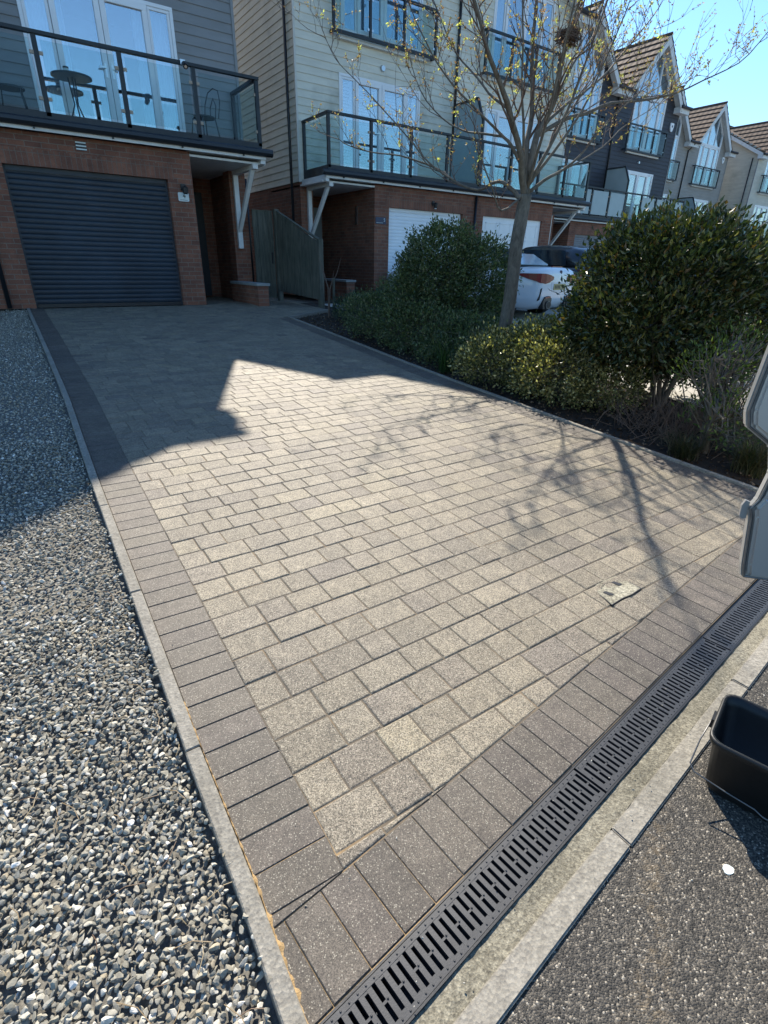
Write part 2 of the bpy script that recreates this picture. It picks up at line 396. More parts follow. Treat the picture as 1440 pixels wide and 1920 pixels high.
def YU(x): return .4735+.1075*x            # house-side edge of the drain
def YL(x): return YU(x)-.1187
def YK(x): return YL(x)-.058               # inner edge of road kerb
def YO(x): return YK(x)-.062               # outer edge of road kerb
KX = [(.40, .143), (.54, .145), (.80, .160), (1.25, .167), (2.11, .194), (3.5, .235), (5.43, .31), (8, .36), (11.15, .41)]
def kx(y):                                  # outer (gravel) side of left edging
    if y <= KX[0][0]: return KX[0][1]
    for (a, p), (b, q) in zip(KX, KX[1:]):
        if y <= b: return p+(q-p)*(y-a)/(b-a)
    return KX[-1][1]

# road: a fine sheet
b = MB()
xs = [-60, -8, -2, -1, 0, 1, 2, 3, 5, 8, 14, 60]
for x0, x1 in zip(xs, xs[1:]):
    for t0, t1 in ((0, 1.2), (1.2, 6), (6, 9)):
        b.quad((x0, YO(x0)-t0, -1.411), (x1, YO(x1)-t0, -1.411), (x1, YO(x1)-t1, -1.411), (x0, YO(x0)-t1, -1.411))
b.build('road', M['asphalt'], kind='structure')

# kerb along the road, 0.9 m lengths
b = MB(); L = .915; x = -6.2
ca = math.cos(math.atan(.1075))
while x < 16:
    x1 = x+L*ca; g = .004
    dz = random.uniform(-.002, .002)
    b.prism([(x+g, YK(x+g), 0), (x1, YK(x1), 0), (x1, YO(x1), 0), (x+g, YO(x+g), 0)], (0, 0, -1.5), (0, 0, -1.401+dz)); x = x1
b.build('kerb', M['kerb_concrete'], bevel=.004, kind='structure')
# rough concrete haunch between drain and kerb
V = []; nx = 240; ny = 6
for j in range(ny):
    for i in range(nx):
        x = -1+6*i/(nx-1); t = j/(ny-1); y = YL(x)*(1-t)+YK(x)*t
        z = -1.4075+.0035*mnoise.fractal(Vector((x*14, y*26, 0)), .8, 2, 4)
        V.append((x, y, z))
F = np.array([(j*nx+i, j*nx+i+1, (j+1)*nx+i+1, (j+1)*nx+i) for j in range(ny-1) for i in range(nx-1)])
np_mesh('haunching', np.array(V), F, M['haunch'], smooth=True, kind='structure')

# ------------------------------------------------------------------ left edging kerb of the drive
b = MB(); y = .36
while y < 11.1:
    y1 = min(y+.905, 11.12)
    g = .004; jx = random.uniform(-.0015, .0015); jz = random.uniform(-.002, .002)
    p = [(kx(y+g)+jx, y+g), (kx((y+y1)/2)+jx, (y+y1)/2), (kx(y1)+jx, y1)]
    poly = p+[(q[0]+.044, q[1]) for q in reversed(p)]
    n = len(poly)
    b.add([(q[0], q[1], G(*q)-.12) for q in poly]+[(q[0], q[1], G(*q)+.012+jz) for q in poly],
          [tuple(range(n-1, -1, -1)), tuple(range(n, 2*n))]+[(i, (i+1) % n, n+(i+1) % n, n+i) for i in range(n)]); y = y1
b.build('edging', M['kerb_concrete'], bevel=.0035, kind='structure')

def RX(y):                                   # right edge of the drive (inner side of edging)
    pts = [(0, 4.03), (2.2, 4.02), (3.3, 4.035), (5, 4.06), (6.9, 4.18), (9.28, 4.30)]
    if y < 0: return 4.03
    for (a, p), (c, q) in zip(pts, pts[1:]):
        if y <= c: return p+(q-p)*(y-a)/(c-a)
    if y < 10.05: return 4.30+(y-9.28)*1.60
    return 5.56-(y-10.05)*.13
b = MB()
ry = [.93+.9*i for i in range(10)]+[9.28]
def edg(p, q):
    d = (Vector(q)-Vector(p)).normalized(); nrm = Vector((d.y, -d.x))*.045
    p = Vector(p)+d*.003
    poly = [p, Vector(q), Vector(q)+nrm, p+nrm]
    b.add([(v.x, v.y, G(v.x, v.y)-.12) for v in poly]+[(v.x, v.y, G(v.x, v.y)+.014) for v in poly],
          [(3, 2, 1, 0), (4, 5, 6, 7), (0, 1, 5, 4), (1, 2, 6, 5), (2, 3, 7, 6), (3, 0, 4, 7)])
for a, c in zip(ry, ry[1:]): edg((RX(a), a), (RX(c), c))
edg((4.30, 9.29), (4.93, 9.68)); edg((4.93, 9.68), (5.53, 10.05))
b.build('bed_edging', M['kerb_concrete'], bevel=.004, kind='structure')

# ------------------------------------------------------------------ paving blocks (real blocks, one sheet)
def clip(poly, a, bb, c):                    # keep a*x+bb*y+c >= 0
    out = []
    for i in range(len(poly)):
        p, q = poly[i], poly[(i+1) % len(poly)]
        dp = a*p[0]+bb*p[1]+c; dq = a*q[0]+bb*q[1]+c
        if dp >= 0: out.append(p)
        if (dp >= 0) != (dq >= 0):
            t = dp/(dp-dq); out.append((p[0]+(q[0]-p[0])*t, p[1]+(q[1]-p[1])*t))
    return out
def area(p): return abs(sum(p[i][0]*p[(i+1) % len(p)][1]-p[(i+1) % len(p)][0]*p[i][1] for i in range(len(p))))/2
def clean(p, e=1e-4):
    o = []
    for q in p:
        if not o or math.hypot(q[0]-o[-1][0], q[1]-o[-1][1]) > e: o.append(q)
    if len(o) > 1 and math.hypot(o[0][0]-o[-1][0], o[0][1]-o[-1][1]) < e: o.pop()
    return o
def inset(poly, d):
    n = len(poly)
    s = sum(poly[i][0]*poly[(i+1) % n][1]-poly[(i+1) % n][0]*poly[i][1] for i in range(n))
    if s < 0: poly = poly[::-1]
    out = []
    for i in range(n):
        p0, p1, p2 = poly[i-1], poly[i], poly[(i+1) % n]
        e1 = Vector((p1[0]-p0[0], p1[1]-p0[1])).normalized(); e2 = Vector((p2[0]-p1[0], p2[1]-p1[1])).normalized()
        n1 = Vector((-e1.y, e1.x)); n2 = Vector((-e2.y, e2.x)); bis = n1+n2
        if bis.length < 1e-6: out.append(p1); continue
        bis.normalize(); k = d/max(.4, bis.dot(n1)); out.append((p1[0]+bis.x*k, p1[1]+bis.y*k))
    return out
def block(b, poly, col, gap, ch, tilt=.0022, chz=None, soft=False):
    poly = clean(poly)
    if len(poly) < 3 or area(poly) < 2.5e-4: return
    p0 = inset(poly, gap)
    if area(p0) < 1.5e-4 or area(p0) > area(poly): return
    p1 = inset(p0, ch)
    if area(p1) > area(p0): return
    cx = sum(q[0] for q in p0)/len(p0); cy = sum(q[1] for q in p0)/len(p0)
    tx, ty, dz = random.uniform(-tilt, tilt)*4, random.uniform(-tilt, tilt)*4, random.uniform(-tilt, tilt)
    n = len(p0); chz = chz or ch
    def z(q): return G(*q)+dz+tx*(q[0]-cx)+ty*(q[1]-cy)
    rings = [(p0, -.03), (p0, -chz)]
    if soft: rings += [(inset(p0, ch*.45), -chz*.35)]
    rings += [(p1, 0)]
    vs = [(q[0], q[1], z(q)+h) for r, h in rings for q in r]
    fs = [tuple((len(rings)-1)*n+i for i in range(n))]
    for k in range(len(rings)-1): fs += [(k*n+i, k*n+(i+1) % n, (k+1)*n+(i+1) % n, (k+1)*n+i) for i in range(n)]
    b.cur = col; b.add(vs, fs)

def tegula_col():
    r = random.random(); j = random.uniform(.86, 1.13)
    if r < .52: c = (.224, .194, .143)
    elif r < .76: c = (.208, .180, .136)
    elif r < .90: c = (.186, .160, .125)
    elif r < .96: c = (.248, .214, .150)
    else: c = (.160, .138, .112)
    return tuple(x*j for x in c)
def dark_col():
    j = random.uniform(.85, 1.15); w_ = random.uniform(0, 1)
    return (.108*j, (.093-.002*w_)*j, (.074+.003*w_)*j)
def inner_l(y): return kx(y)+.044+.203
def bot(x): return YU(x)+.207
PITCH = .1345; COVER = (2.113, 1.105)
tb = MB(); row = 0; y = .765-PITCH*3
while y < 13.5:
    y0, y1 = y, y+PITCH; ym = (y0+y1)/2
    if ym < 9.35: xr = RX(ym)-.045-.203+.045
    else: xr = RX(ym)
    xl = inner_l(ym)
    if ym > 11.15: xl = 3.46
    if ym > 12.2: xr = 4.5
    x = xl-.012 if (random.random() < .8 or ym > 11.15) else xl-.06
    while x < xr:
        wd = random.choice((.134, .134, .134, .172, .172, .205, .205))
        x1 = x+wd
        if x1 > xl and x < xr:
            jy = random.uniform(-.0012, .0012); jx = random.uniform(-.001, .001)
            poly = [(x+jx, y0+jy), (x1+jx, y0+jy), (x1+jx, y1+jy), (x+jx, y1+jy)]
            if ym < 11.15:
                ya, yc = y0, y1; xa, xc = inner_l(ya), inner_l(yc)
                a_ = (yc-ya); poly = clip(poly, a_, -(xc-xa), -(a_*xa-(xc-xa)*ya))
            else: poly = clip(poly, 1, 0, -3.46)
            if poly:
                if ym < 9.28: xa, xc = RX(y0)-.203, RX(y1)-.203
                elif ym > 12.2: xa = xc = 4.5
                else: xa, xc = RX(y0), RX(y1)
                poly = clip(poly, -(y1-y0), (xc-xa), ((y1-y0)*xa-(xc-xa)*y0))
            if poly and y0 < 1.2: poly = clip(poly, -.1075, 1, -(.4735+.207))
            if len(poly) >= 3: block(tb, poly, tegula_col(), random.uniform(.0007, .0015), .0058, .0018, .0046, True)
        x = x1
    y = y1
drive = tb.build('driveway', M['tegula'], recalc=False, kind='structure')
# charcoal border blocks: along left edging, drain and right edging
tb = MB()
y = .42
while y < 11.1:
    ang = math.atan((kx(y+.3)-kx(y))/.3)-R(3.2 if y < 2.5 else 2.0)
    def pt(u, v): return (kx(y)+.044+u*math.cos(ang)+0, y+v-u*math.sin(-ang)*1.0)
    y2 = y+.1015
    poly = [(kx(y)+.046, y+.006), (kx(y)+.249, y-.002), (kx(y2)+.249, y2-.002), (kx(y2)+.046, y2+.006)]
    poly = clip(poly, -.1075, 1, -(.4735+.206))
    if len(poly) >= 3: block(tb, poly, dark_col(), .0011, .0022, .0008)
    y = y2
x = -.05
while x < 4.0:
    nx_, ny_ = -.1069, .9943
    def q(xx, d): return (xx+nx_*d, YU(xx)+ny_*d)
    x2 = x+.1008
    poly = [q(x, .004), q(x2, .004), q(x2, .204), q(x, .204)]
    poly = clip(poly, 1, -.02, -(kx(.5)+.045)+.01)
    poly = clip(poly, -1, 0, 4.025)
    if len(poly) >= 3: block(tb, poly, dark_col(), .0011, .0022, .0008)
    x = x2
y = .95
while y < 9.2:
    y2 = y+.1015
    poly = [(RX(y)-.203, y), (RX(y)-.002, y), (RX(y2)-.002, y2), (RX(y2)-.203, y2)]
    poly = clip(poly, -.1075, 1, -(.4735+.206))
    if len(poly) >= 3: block(tb, poly, dark_col(), .0011, .0022, .0008)
    y = y2
tb.build('driveway_border', M['charcoal_block'], recalc=False, kind='structure')
b = MB()
for (x0, x1, y0, y1) in ((.1, 4.3, .3, 11.15), (4.3, 5.7, 9.3, 11.15), (3.4, 5.7, 11.15, 14.0)):
    n = 24
    for i in range(n):
        ya = y0+(y1-y0)*i/n; yc = y0+(y1-y0)*(i+1)/n
        xa1 = min(x1, RX(ya)+.02) if x1 <= 4.3 else x1; xc1 = min(x1, RX(yc)+.02) if x1 <= 4.3 else x1
        if x1 <= 4.3 and ya < .5:
            ya = max(ya, .36)
            if yc <= ya: continue
        if x0 == 4.3:
            xa1 = min(x1, RX(ya)); xc1 = min(x1, RX(yc))
            if xa1 <= 4.3: continue
        xl0 = kx(ya)+.02 if x0 == .1 else x0
        zo = -.0035
        A, Bq, C_, D_ = (xl0, ya), (xa1, ya), (xc1, yc), (xl0, yc)
        pl = clip([A, Bq, C_, D_], -.1075, 1, -(.4735+.002)) if ya < 1 else [A, Bq, C_, D_]
        if len(pl) >= 3: b.add([(p[0], p[1], G(*p)+zo) for p in pl], [tuple(range(len(pl)))])
b.build('joint_sand', M['joint'], recalc=False, kind='structure')
# loose orange jointing sand spilled along the edging
V = []; F = []; n = 140
for i in range(n):
    y = .47+1.0*i/(n-1); f = max(0, 1-(y-.47)/1.15)
    wdt = (.0022+.0085*max(0, f-.55)*2)*(.25+1.6*abs(mnoise.noise(Vector((y*31, 2, 0)))*2)); xx = kx(y)+.047
    z = G(xx, y)
    V += [(xx-wdt*.6, y, z+.002), (xx, y, z+.0032+.002*f), (xx+wdt, y, z-.001)]
    if i: k = 3*(i-1); F += [(k, k+1, k+4, k+3), (k+1, k+2, k+5, k+4)]
np_mesh('spilled_sand', np.array(V), np.array(F), M['sand'], smooth=True, origin=(.2, .9, -1.39), kind='stuff', label='orange jointing sand spilled along the left edging', cat='sand')

# stop tap cover
cz = G(*COVER)
def frame2(c, ang, pts, z): 
    ca_, sa_ = math.cos(ang), math.sin(ang)
    return [(c[0]+x*ca_-y*sa_, c[1]+x*sa_+y*ca_, z) for x, y in pts]
root = empty('stop_tap_cover', (COVER[0], COVER[1], cz), 'chipped pale concrete stop tap cover with two slots set in the driveway', 'utility cover')
CQ = [(-.121, -.072), (-.04, -.068), (.03, -.073), (.111, -.067), (.116, 0), (.121, .060), (.090, .083), (.064, .095), (.042, .080), (.012, .092), (-.035, .098), (-.060, .055), (-.088, .044), (-.103, -.013)]
b = MB(); b.prism([(COVER[0]+x*1.05, COVER[1]+y*1.05, 0) for x, y in CQ], (0, 0, cz-.01), (0, 0, cz+.0010)); b.build('surround', M['black_plastic'], root)
V = []; F = []; NR = 9; n = len(CQ)*3
def cq(t):
    k = int(t) % len(CQ); f = t-int(t); p, q_ = CQ[k], CQ[(k+1) % len(CQ)]; return p[0]+(q_[0]-p[0])*f, p[1]+(q_[1]-p[1])*f
for r in range(NR):
    for i in range(n):
        x, y = cq(i/3); k = 1-r/(NR-.0); x *= k; y *= k
        V.append((COVER[0]+x, COVER[1]+y, cz+.0016+(.0012 if r else 0)+.0016*mnoise.fractal(Vector((x*70, y*70, 3)), .8, 2, 4)))
        if r: F.append(((r-1)*n+i, (r-1)*n+(i+1) % n, r*n+(i+1) % n, r*n+i))
b = MB(); b.add(V, F+[tuple((NR-1)*n+i for i in range(n))]); b.build('lid', M['cover_concrete'], root)
for dx, dy in ((-.060, -.012), (.050, .018)):
    b = MB(); b.prism([(COVER[0]+dx+px*.013-py*.004, COVER[1]+dy+py*.021, 0) for px, py in ((-1, -.6), (.1, -1), (1, -.8), (.7, .8), (0, 1), (-.8, .9))], (0, 0, cz+.001), (0, 0, cz+.0050))
    b.build('lifting_slot', M['black_plastic'], root)
b = MB(); b.tube([(COVER[0]+x, COVER[1]+y, cz+.0032) for x, y in ((-.055, .030), (-.035, .042), (-.005, .046), (.02, .044), (.040, .034))], .0018, 5); b.build('crack', M['black_plastic'], root)

# ------------------------------------------------------------------ drainage channel
ang = math.atan(.1075); ux, uy = math.cos(ang), math.sin(ang); vx, vy = -uy, ux     # u along, v towards house
DO = (.17, YL(.17))
def dpt(u, v, z): return (DO[0]+u*ux+v*vx, DO[1]+u*uy+v*vy, -1.4+z+.0605*(YU(.6)-.6)*.4)
ZT = .0
root = empty('drainage_channel', dpt(0, .06, 0), 'long black plastic drainage channel with slotted grates across the foot of the drive', 'drain')
def dbox(b, u0, u1, v0, v1, z0, z1):
    c = [dpt(u, v, z) for z in (z0, z1) for u, v in ((u0, v0), (u1, v0), (u1, v1), (u0, v1))]
    b.add(c, [(0, 3, 2, 1), (4, 5, 6, 7), (0, 1, 5, 4), (1, 2, 6, 5), (2, 3, 7, 6), (3, 0, 4, 7)])
b = MB()
dbox(b, -1.5, 6, 0, .005, -.09, .0); dbox(b, -1.5, 6, .113, .118, -.09, .0); dbox(b, -1.5, 6, .0055, .1125, -.09, -.085)
b.build('channel', M['black_plastic'], root)
def grate(u0, flip=False):
    b = MB(); Lg = .998; W0, W1 = .0062, .1118; W = W1-W0; zt, zb = -.001, -.014
    u1 = u0+Lg; nrow_ = 44; sw = .0100
    dbox(b, u0+.001, u0+.006, W0, W1, zb, zt); dbox(b, u1-.006, u1-.001, W0, W1, zb, zt)
    a0, m1 = W0+.013, W1-.013
    dbox(b, u0+.006, u1-.006, W0, a0, zb, zt); dbox(b, u0+.006, u1-.006, m1, W1, zb, zt)
    half = (Lg-.012)/nrow_; ww = m1-a0
    for k in range(nrow_):
        s0 = u0+.006+k*half; s1 = s0+half-sw; s2 = s0+half
        dbox(b, s0, s1, a0, m1, zb, zt-.0006)
        segs = ((0, .0), (.45, .52), (1, 1)) if k % 2 else ((0, .07), (.93, 1))
        for p, q in segs:
            if q > p: dbox(b, s1, s2, a0+ww*p, a0+ww*q, zb, zt-.001)
        for vv, du in ((W0+.0065, 0), (W1-.0065, 0), (a0+ww*.5, half*.45)):
            if vv == a0+ww*.5 and k % 2: continue
            c = Vector(dpt(s0+.004+du*0, vv, zt)); r = .0027
            b.add([c+Vector((r*math.cos(t), r*math.sin(t), 0)) for t in [i*math.pi/3 for i in range(6)]]+[c+Vector((r*.5*math.cos(t), r*.5*math.sin(t), r*.8)) for t in [i*math.pi/3 for i in range(6)]],
                  [(i, (i+1) % 6, 6+(i+1) % 6, 6+i) for i in range(6)]+[(6, 7, 8, 9, 10, 11)])
    g = b.build('grate', M['grate'], root)
gm = NT('grate_plastic'); gn = gm.noise(25, 5, .7)
gm.set(color=gm.ramp(gn.outputs[0], [(.3, (.014, .016, .020)), (.7, (.028, .031, .036))]), rough=.5, spec=.5); gm.bump(gm.noise(300, 3).outputs[0], .2, .001)
M['grate'] = gm.m
for k in range(-1, 5): grate(k*1.005)

# ------------------------------------------------------------------ gravel
ico_v = []; 
bm = bmesh.new(); bmesh.ops.create_icosphere(bm, subdivisions=2, radius=1); 
ICOV = np.array([v.co[:] for v in bm.verts]); ICOF = np.array([[v.index for v in f.verts] for f in bm.faces]); bm.free()
variants = []
for k in range(14):
    v = ICOV.copy()
    for j in range(16):                      # cut flats to make it angular
        d = RNG.normal(size=3); d /= np.linalg.norm(d); lim = RNG.uniform(.40, .72)
        s_ = v@d; ex = np.maximum(s_-lim, 0); v -= ex[:, None]*d[None, :]
    v *= RNG.uniform([.8, .55, .35], [1.15, .9, .7]); variants.append(v)
def stones(name, pts, smin, smax, m, cols, label, flat=.5, base=0, **kw):
    Vs = []; Ts = []; n = len(pts)
    for i, (x, y, z) in enumerate(pts):
        v = variants[i % len(variants)]
        s_ = smin+(smax-smin)*RNG.beta(2, 3.2)
        a, bb, c = RNG.uniform(0, 6.28), RNG.normal(0, flat), RNG.normal(0, flat)
        ca_, sa_ = math.cos(a), math.sin(a); cb_, sb_ = math.cos(bb), math.sin(bb); cc, sc_ = math.cos(c), math.sin(c)
        Rm = np.array([[ca_, -sa_, 0], [sa_, ca_, 0], [0, 0, 1]])@np.array([[cb_, 0, sb_], [0, 1, 0], [-sb_, 0, cb_]])@np.array([[1, 0, 0], [0, cc, -sc_], [0, sc_, cc]])
        Vs.append(v@Rm.T*s_+np.array([x, y, z]))
    V = np.concatenate(Vs); nv = len(ICOV)
    F = (ICOF[None]+(np.arange(n)*nv)[:, None, None]).reshape(-1, 3)
    ci = RNG.choice(len(cols), n, p=[c[1] for c in cols]); cc = np.array([c[0] for c in cols])[ci]*RNG.uniform(.75, 1.25, (n, 1))
    T = np.repeat(cc, len(ICOF), axis=0)
    return np_mesh(name, V, F, m, tint=T, label=label, **kw)
GC = [((.27, .255, .21), .38), ((.37, .35, .295), .26), ((.47, .45, .395), .15), ((.21, .200, .17), .13), ((.31, .27, .20), .07), ((.68, .66, .62), .01)]
pts = []
y = .38
while y < 11.15:
    sp = .0140 if y < 2.2 else (.0180 if y < 4.5 else .025)
    xmin = -.62 if y < 4.5 else -.9
    nrow = int((kx(y)-xmin)/sp)
    for i in range(nrow):
        x = xmin+(i+random.random())*sp; yy = y+random.uniform(-.5, .5)*sp
        if x < kx(yy)-.006: pts.append((x, yy, G(x, yy)-.024+random.uniform(-.007, .010)+.004*math.sin(x*9+yy*5)))
    y += sp
for i in range(60):
    y = .5+random.random()**1.5*3; pts.append((kx(y)+random.uniform(-.02, .01), y, G(0, y)+.008))
stones('gravel', pts, .0078, .0198, M['stone'], GC, 'grey slate chippings beside the driveway', kind='stuff', cat='gravel', origin=(-.2, 4, -1.2))
grid('gravel_base', [-12, -4, -1, kx(5)-.1], [.3, 3, 6, 9, 11.15], M['stone_base'], lambda x, y: G(x, y)-.05, kind='structure')
# hide the base under the edging, follow it
b = MB()
for a, c in zip([.3+i*.6 for i in range(18)], [.9+i*.6 for i in range(18)]): b.quad((kx(a)-.6, a, G(0, a)-.046), (kx(a)+.01, a, G(0, a)-.046), (kx(c)+.01, c, G(0, c)-.046), (kx(c)-.6, c, G(0, c)-.046))
b.build('gravel_edge_base', M['stone_base'], kind='structure')
# ------------------------------------------------------------------ houses
ZD = 1.97                                     # balcony deck
W_ = 4.68                                     # width of one house
def spans_sub(iv, cuts):
    for c0, c1 in cuts:
        o = []
        for a, c in iv:
            if c1 <= a or c0 >= c: o.append((a, c)); continue
            if c0 > a: o.append((a, c0))
            if c1 < c: o.append((c1, c))
        iv = o
    return [(a, c) for a, c in iv if c-a > .005]

def house(xb, dr, yw, boards, name_label, door_kind, gy=-.76, brick=True, frosted=(), shutters=False, curtain3='curtain', number=None, side=True, detail=True, zoff=0.0, dep=8.8, group='terraced houses along the drives', french=True):
    X = lambda u: xb+dr*u
    T = lambda u, y, z: (X(u), y, z+zoff)
    yg = yw-1.10                               # face of the garage block
    yf = yw-1.24                               # balcony front
    root = empty('terraced_house', (X(W_/2), yw, gy), name_label, 'house', group)
    def bx(b, u0, u1, y0, y1, z0, z1):
        a, c = sorted((X(u0), X(u1))); b.box(a, c, y0, y1, z0+zoff, z1+zoff)
    zb0 = 1.80                                 # underside of boards
    ze = 6.87; gc = W_/2; gh = 1.80; gs = 1.07; zap = ze+gh*gs
    # ---- main boarded wall with openings
    w2 = (1.16, 3.57, ZD+.02, 4.06)            # first floor french window
    w3 = (1.18, 3.50, 4.79, 6.80)              # second floor window
    def glaze_half(z):                         # gable glazing half width at height z
        if z < 6.80: return 0
        return max(0, min(1.10, (8.62-z)/gs))
    def gable_half(z): return max(0, (zap-.06-z)/gs)
    b = MB(); rows = int((zap-zb0)/.15)+1
    for i in range(rows):
        z0 = zb0+i*.15; z1 = z0+.15; zm = (z0+z1)/2
        if zm < ze: iv = [(0.0, W_)]
        else:
            h = gable_half(zm)
            if h <= .05: continue
            iv = [(gc-h, gc+h)]
        cuts = []
        for a, c, p, q in (w2, w3):
            if p-.05 < zm < q+.0: cuts.append((a, c))
        g = glaze_half(zm)
        if g > 0: cuts.append((gc-g, gc+g))
        for a, c in spans_sub(iv, cuts):
            # lapped board: bottom edge stands 14 mm proud, top tucks behind the next
            b.add([T(a, yw-.016, z0), T(c, yw-.016, z0), T(c, yw-.002, z1+.004), T(a, yw-.002, z1+.004), T(a, yw+.004, z0), T(c, yw+.004, z0)],
                  [(0, 1, 2, 3), (4, 5, 1, 0)])
    yb0, yb1 = yw, yw+dep
    if side:                                    # side wall boards, follow the roof pitch
        i = 0
        while True:
            z0 = zb0+i*.15; z1 = z0+.15; i += 1
            if z0 > ze+dep/2*.55: break
            ya, yc = yb0, yb1
            if z0 > ze: ya = yb0+(z0-ze)/.55; yc = yb1-(z0-ze)/.55
            if yc-ya < .1: break
            u0, u1 = W_+.016, W_+.002
            b.add([T(u0, ya-.016 if z0 < ze else ya, z0), T(u0, yc, z0), T(u1, yc, z1+.004), T(u1, ya, z1+.004), T(W_-.004, ya, z0), T(W_-.004, yc, z0)], [(0, 1, 2, 3), (4, 5, 1, 0)])
    b.build('boarded_wall', M[boards], root)
    if side:
        b = MB(); bx(b, W_-.02, W_+.028, yw-.028, yw+.02, zb0-.01, ze); b.build('corner_trim', M['grey_trim' if boards != 'cream_boards' else 'cream_trim'], root)
    # ---- brick ground floor : main walls, garage block, porch
    bk = MB()
    go0, go1, gt = .38, 2.82, 1.31             # garage opening
    top = 1.765
    bx(bk, 0.0, go0, yg, yg+.22, gy, top); bx(bk, go1, 3.25, yg, yg+.22, gy, top)
    bx(bk, go0, go1, yg, yg+.22, gt, top)
    bx(bk, 3.03, 3.25, yg+.22, yw+1.7, gy, top)                      # side wall of garage in the porch
    bx(bk, 4.34, W_-.001, yw, yw+.33, gy, zb0-.002)                  # pier at the corner
    if side: bx(bk, W_-.22, W_-.001, yw+.33, yw+dep, gy, zb0-.002)
    else: bx(bk, W_-.22, W_-.001, yw+.33, yw+1.7, gy, zb0-.002)
    bx(bk, 3.25, W_-.22, yw+1.55, yw+1.7, gy, zb0-.1)                # back of the porch
    bk.build('brick_wall', M['brick'], root)
    sb = MB(); bx(sb, go0-.11, go1+.11, yg-.0035, yg+.05, gt+.001, gt+.225); sb.build('brick_lintel', M['soldier_brick'], root)
    b = MB(); bx(b, 3.25, W_-.001, yw-1.1, yw+1.7, top-.07, top-.035); b.build('porch_soffit', M['white_paint'] if number else M['grey_boards'], root)
    # porch door
    b = MB(); bx(b, 3.30, 4.22, yw+1.50, yw+1.55, gy+.03, 1.42); d = b.build('front_door', M['grey_door' if not number == '4' else 'anthracite'], root, bevel=.006)
    b = MB(); bx(b, 3.42, 3.45, yw+1.46, yw+1.50, .28, .34); bx(b, 3.42, 3.54, yw+1.44, yw+1.462, .33, .35); b.build('handle', M['steel'], d)
    # ---- garage door
    if door_kind == 'roller_dark' or door_kind == 'roller_white' or door_kind == 'roller_grey':
        mat = {'roller_dark': 'roller_dark', 'roller_white': 'roller_white', 'roller_grey': 'roller_grey'}[door_kind]
        b = MB(); yy = yg+.10; z = gy+.06; n = 0; st = .0762
        prof = [(0, .008), (.006, .002), (.022, -.0015), (.040, -.003), (.058, -.0015), (.070, .002), (.0762, .008)]
        vs = []; 
        while z < gt-.02:
            for dz, dy in prof[:-1]: vs.append((z+dz, yy+dy))
            z += st
        V = [T(u, y_, z_) for z_, y_ in vs for u in (go0+.03, go1-.03)]
        b.add(V, [(2*i, 2*i+1, 2*i+3, 2*i+2) for i in range(len(vs)-1)])
        gd = b.build('garage_door', M[mat], root, recalc=False, smooth=False)
        b = MB(); bx(b, go0+.0, go0+.035, yg+.095, yg+.119, gy, gt); b.build('guide_rail', M[mat], gd)
        b = MB(); bx(b, go1-.035, go1, yg+.095, yg+.119, gy, gt); b.build('guide_rail', M[mat], gd)
        b = MB(); bx(b, go0+.036, go1-.036, yg+.075, yg+.119, gt-.07, gt-.001); b.build('hood', M[mat], gd)
        b = MB(); bx(b, go0+.036, go1-.036, yg+.075, yg+.112, gy+.004, gy+.06); b.build('bottom_bar', M['black_plastic'] if 'dark' in door_kind else M[mat], gd)
        b = MB(); bx(b, go0, go1, yg+.12, yg+.14, gy, gt); b.build('backing', M['dark_room'], gd)
    else:                                      # panelled up and over door
        b = MB(); bx(b, go0, go1, yg+.05, yg+.10, gy, gt)
        gd = b.build('garage_door', M['white_upvc'], root)
        for k in range(4):
            b = MB(); u0 = go0+.16+k*.56
            for za, zc in ((gy+.15, -.05), (.03, gt-.55), (gt-.47, gt-.14)):
                for p in ((u0, u0+.44, za, za+.02), (u0, u0+.44, zc-.02, zc), (u0, u0+.02, za, zc), (u0+.42, u0+.44, za, zc)): bx(b, p[0], p[1], yg+.040, yg+.052, p[2], p[3])
            b.build('raised_panel', M['white_upvc'], gd)
    # ---- generic french window
    def glazing(u0, u1, z0, z1, panels, name, inner, heads=True, handle=False):
        fr = MB(); ft = .055
        bx(fr, u0, u1, yw-.03, yw+.05, z0, z0+ft); bx(fr, u0, u1, yw-.03, yw+.05, z1-ft, z1)
        bx(fr, u0, u0+ft, yw-.03, yw+.05, z0+ft, z1-ft); bx(fr, u1-ft, u1, yw-.03, yw+.05, z0+ft, z1-ft)
        f = fr.build(name, M['white_upvc'], root, bevel=.004)
        tot = sum(p for p, _ in panels); wdt = u1-u0-2*ft; u = u0+ft
        for p, kind in panels:
            pw = wdt*p/tot; lf = .085 if kind == 'door' else .045
            lb = MB(); a, c = u+.004, u+pw-.004; za, zc = z0+ft+.003, z1-ft-.003; yy0, yy1 = (yw-.045, yw+.03) if kind == 'door' else (yw-.022, yw+.03)
            bx(lb, a, c, yy0, yy1, za, za+lf); bx(lb, a, c, yy0, yy1, zc-lf, zc); bx(lb, a, a+lf, yy0, yy1, za+lf, zc-lf); bx(lb, c-lf, c, yy0, yy1, za+lf, zc-lf)
            lb.build('casement', M['white_upvc'], f, bevel=.004)
            gb = MB(); bx(gb, a+lf-.003, c-lf+.003, yw-.004, yw+.004, za+lf-.003, zc-lf+.003); gb.build('pane', M['window_glass'], f)
            if handle and kind == 'door':
                hb = MB(); hu = c-.05 if handle == 1 else a+.05; handle = 2
                hz = z0+.98
                bx(hb, hu-.018, hu+.018, yw-.055, yw-.045, hz-.11, hz+.11); bx(hb, *(sorted((hu, hu-.10)) if handle == 2 and hu > (u0+u1)/2-.2 and hu < (u0+u1)/2 else sorted((hu, hu+.10))), yw-.085, yw-.062, hz+.02, hz+.045)
                hb.build('handle', M['steel'], f)
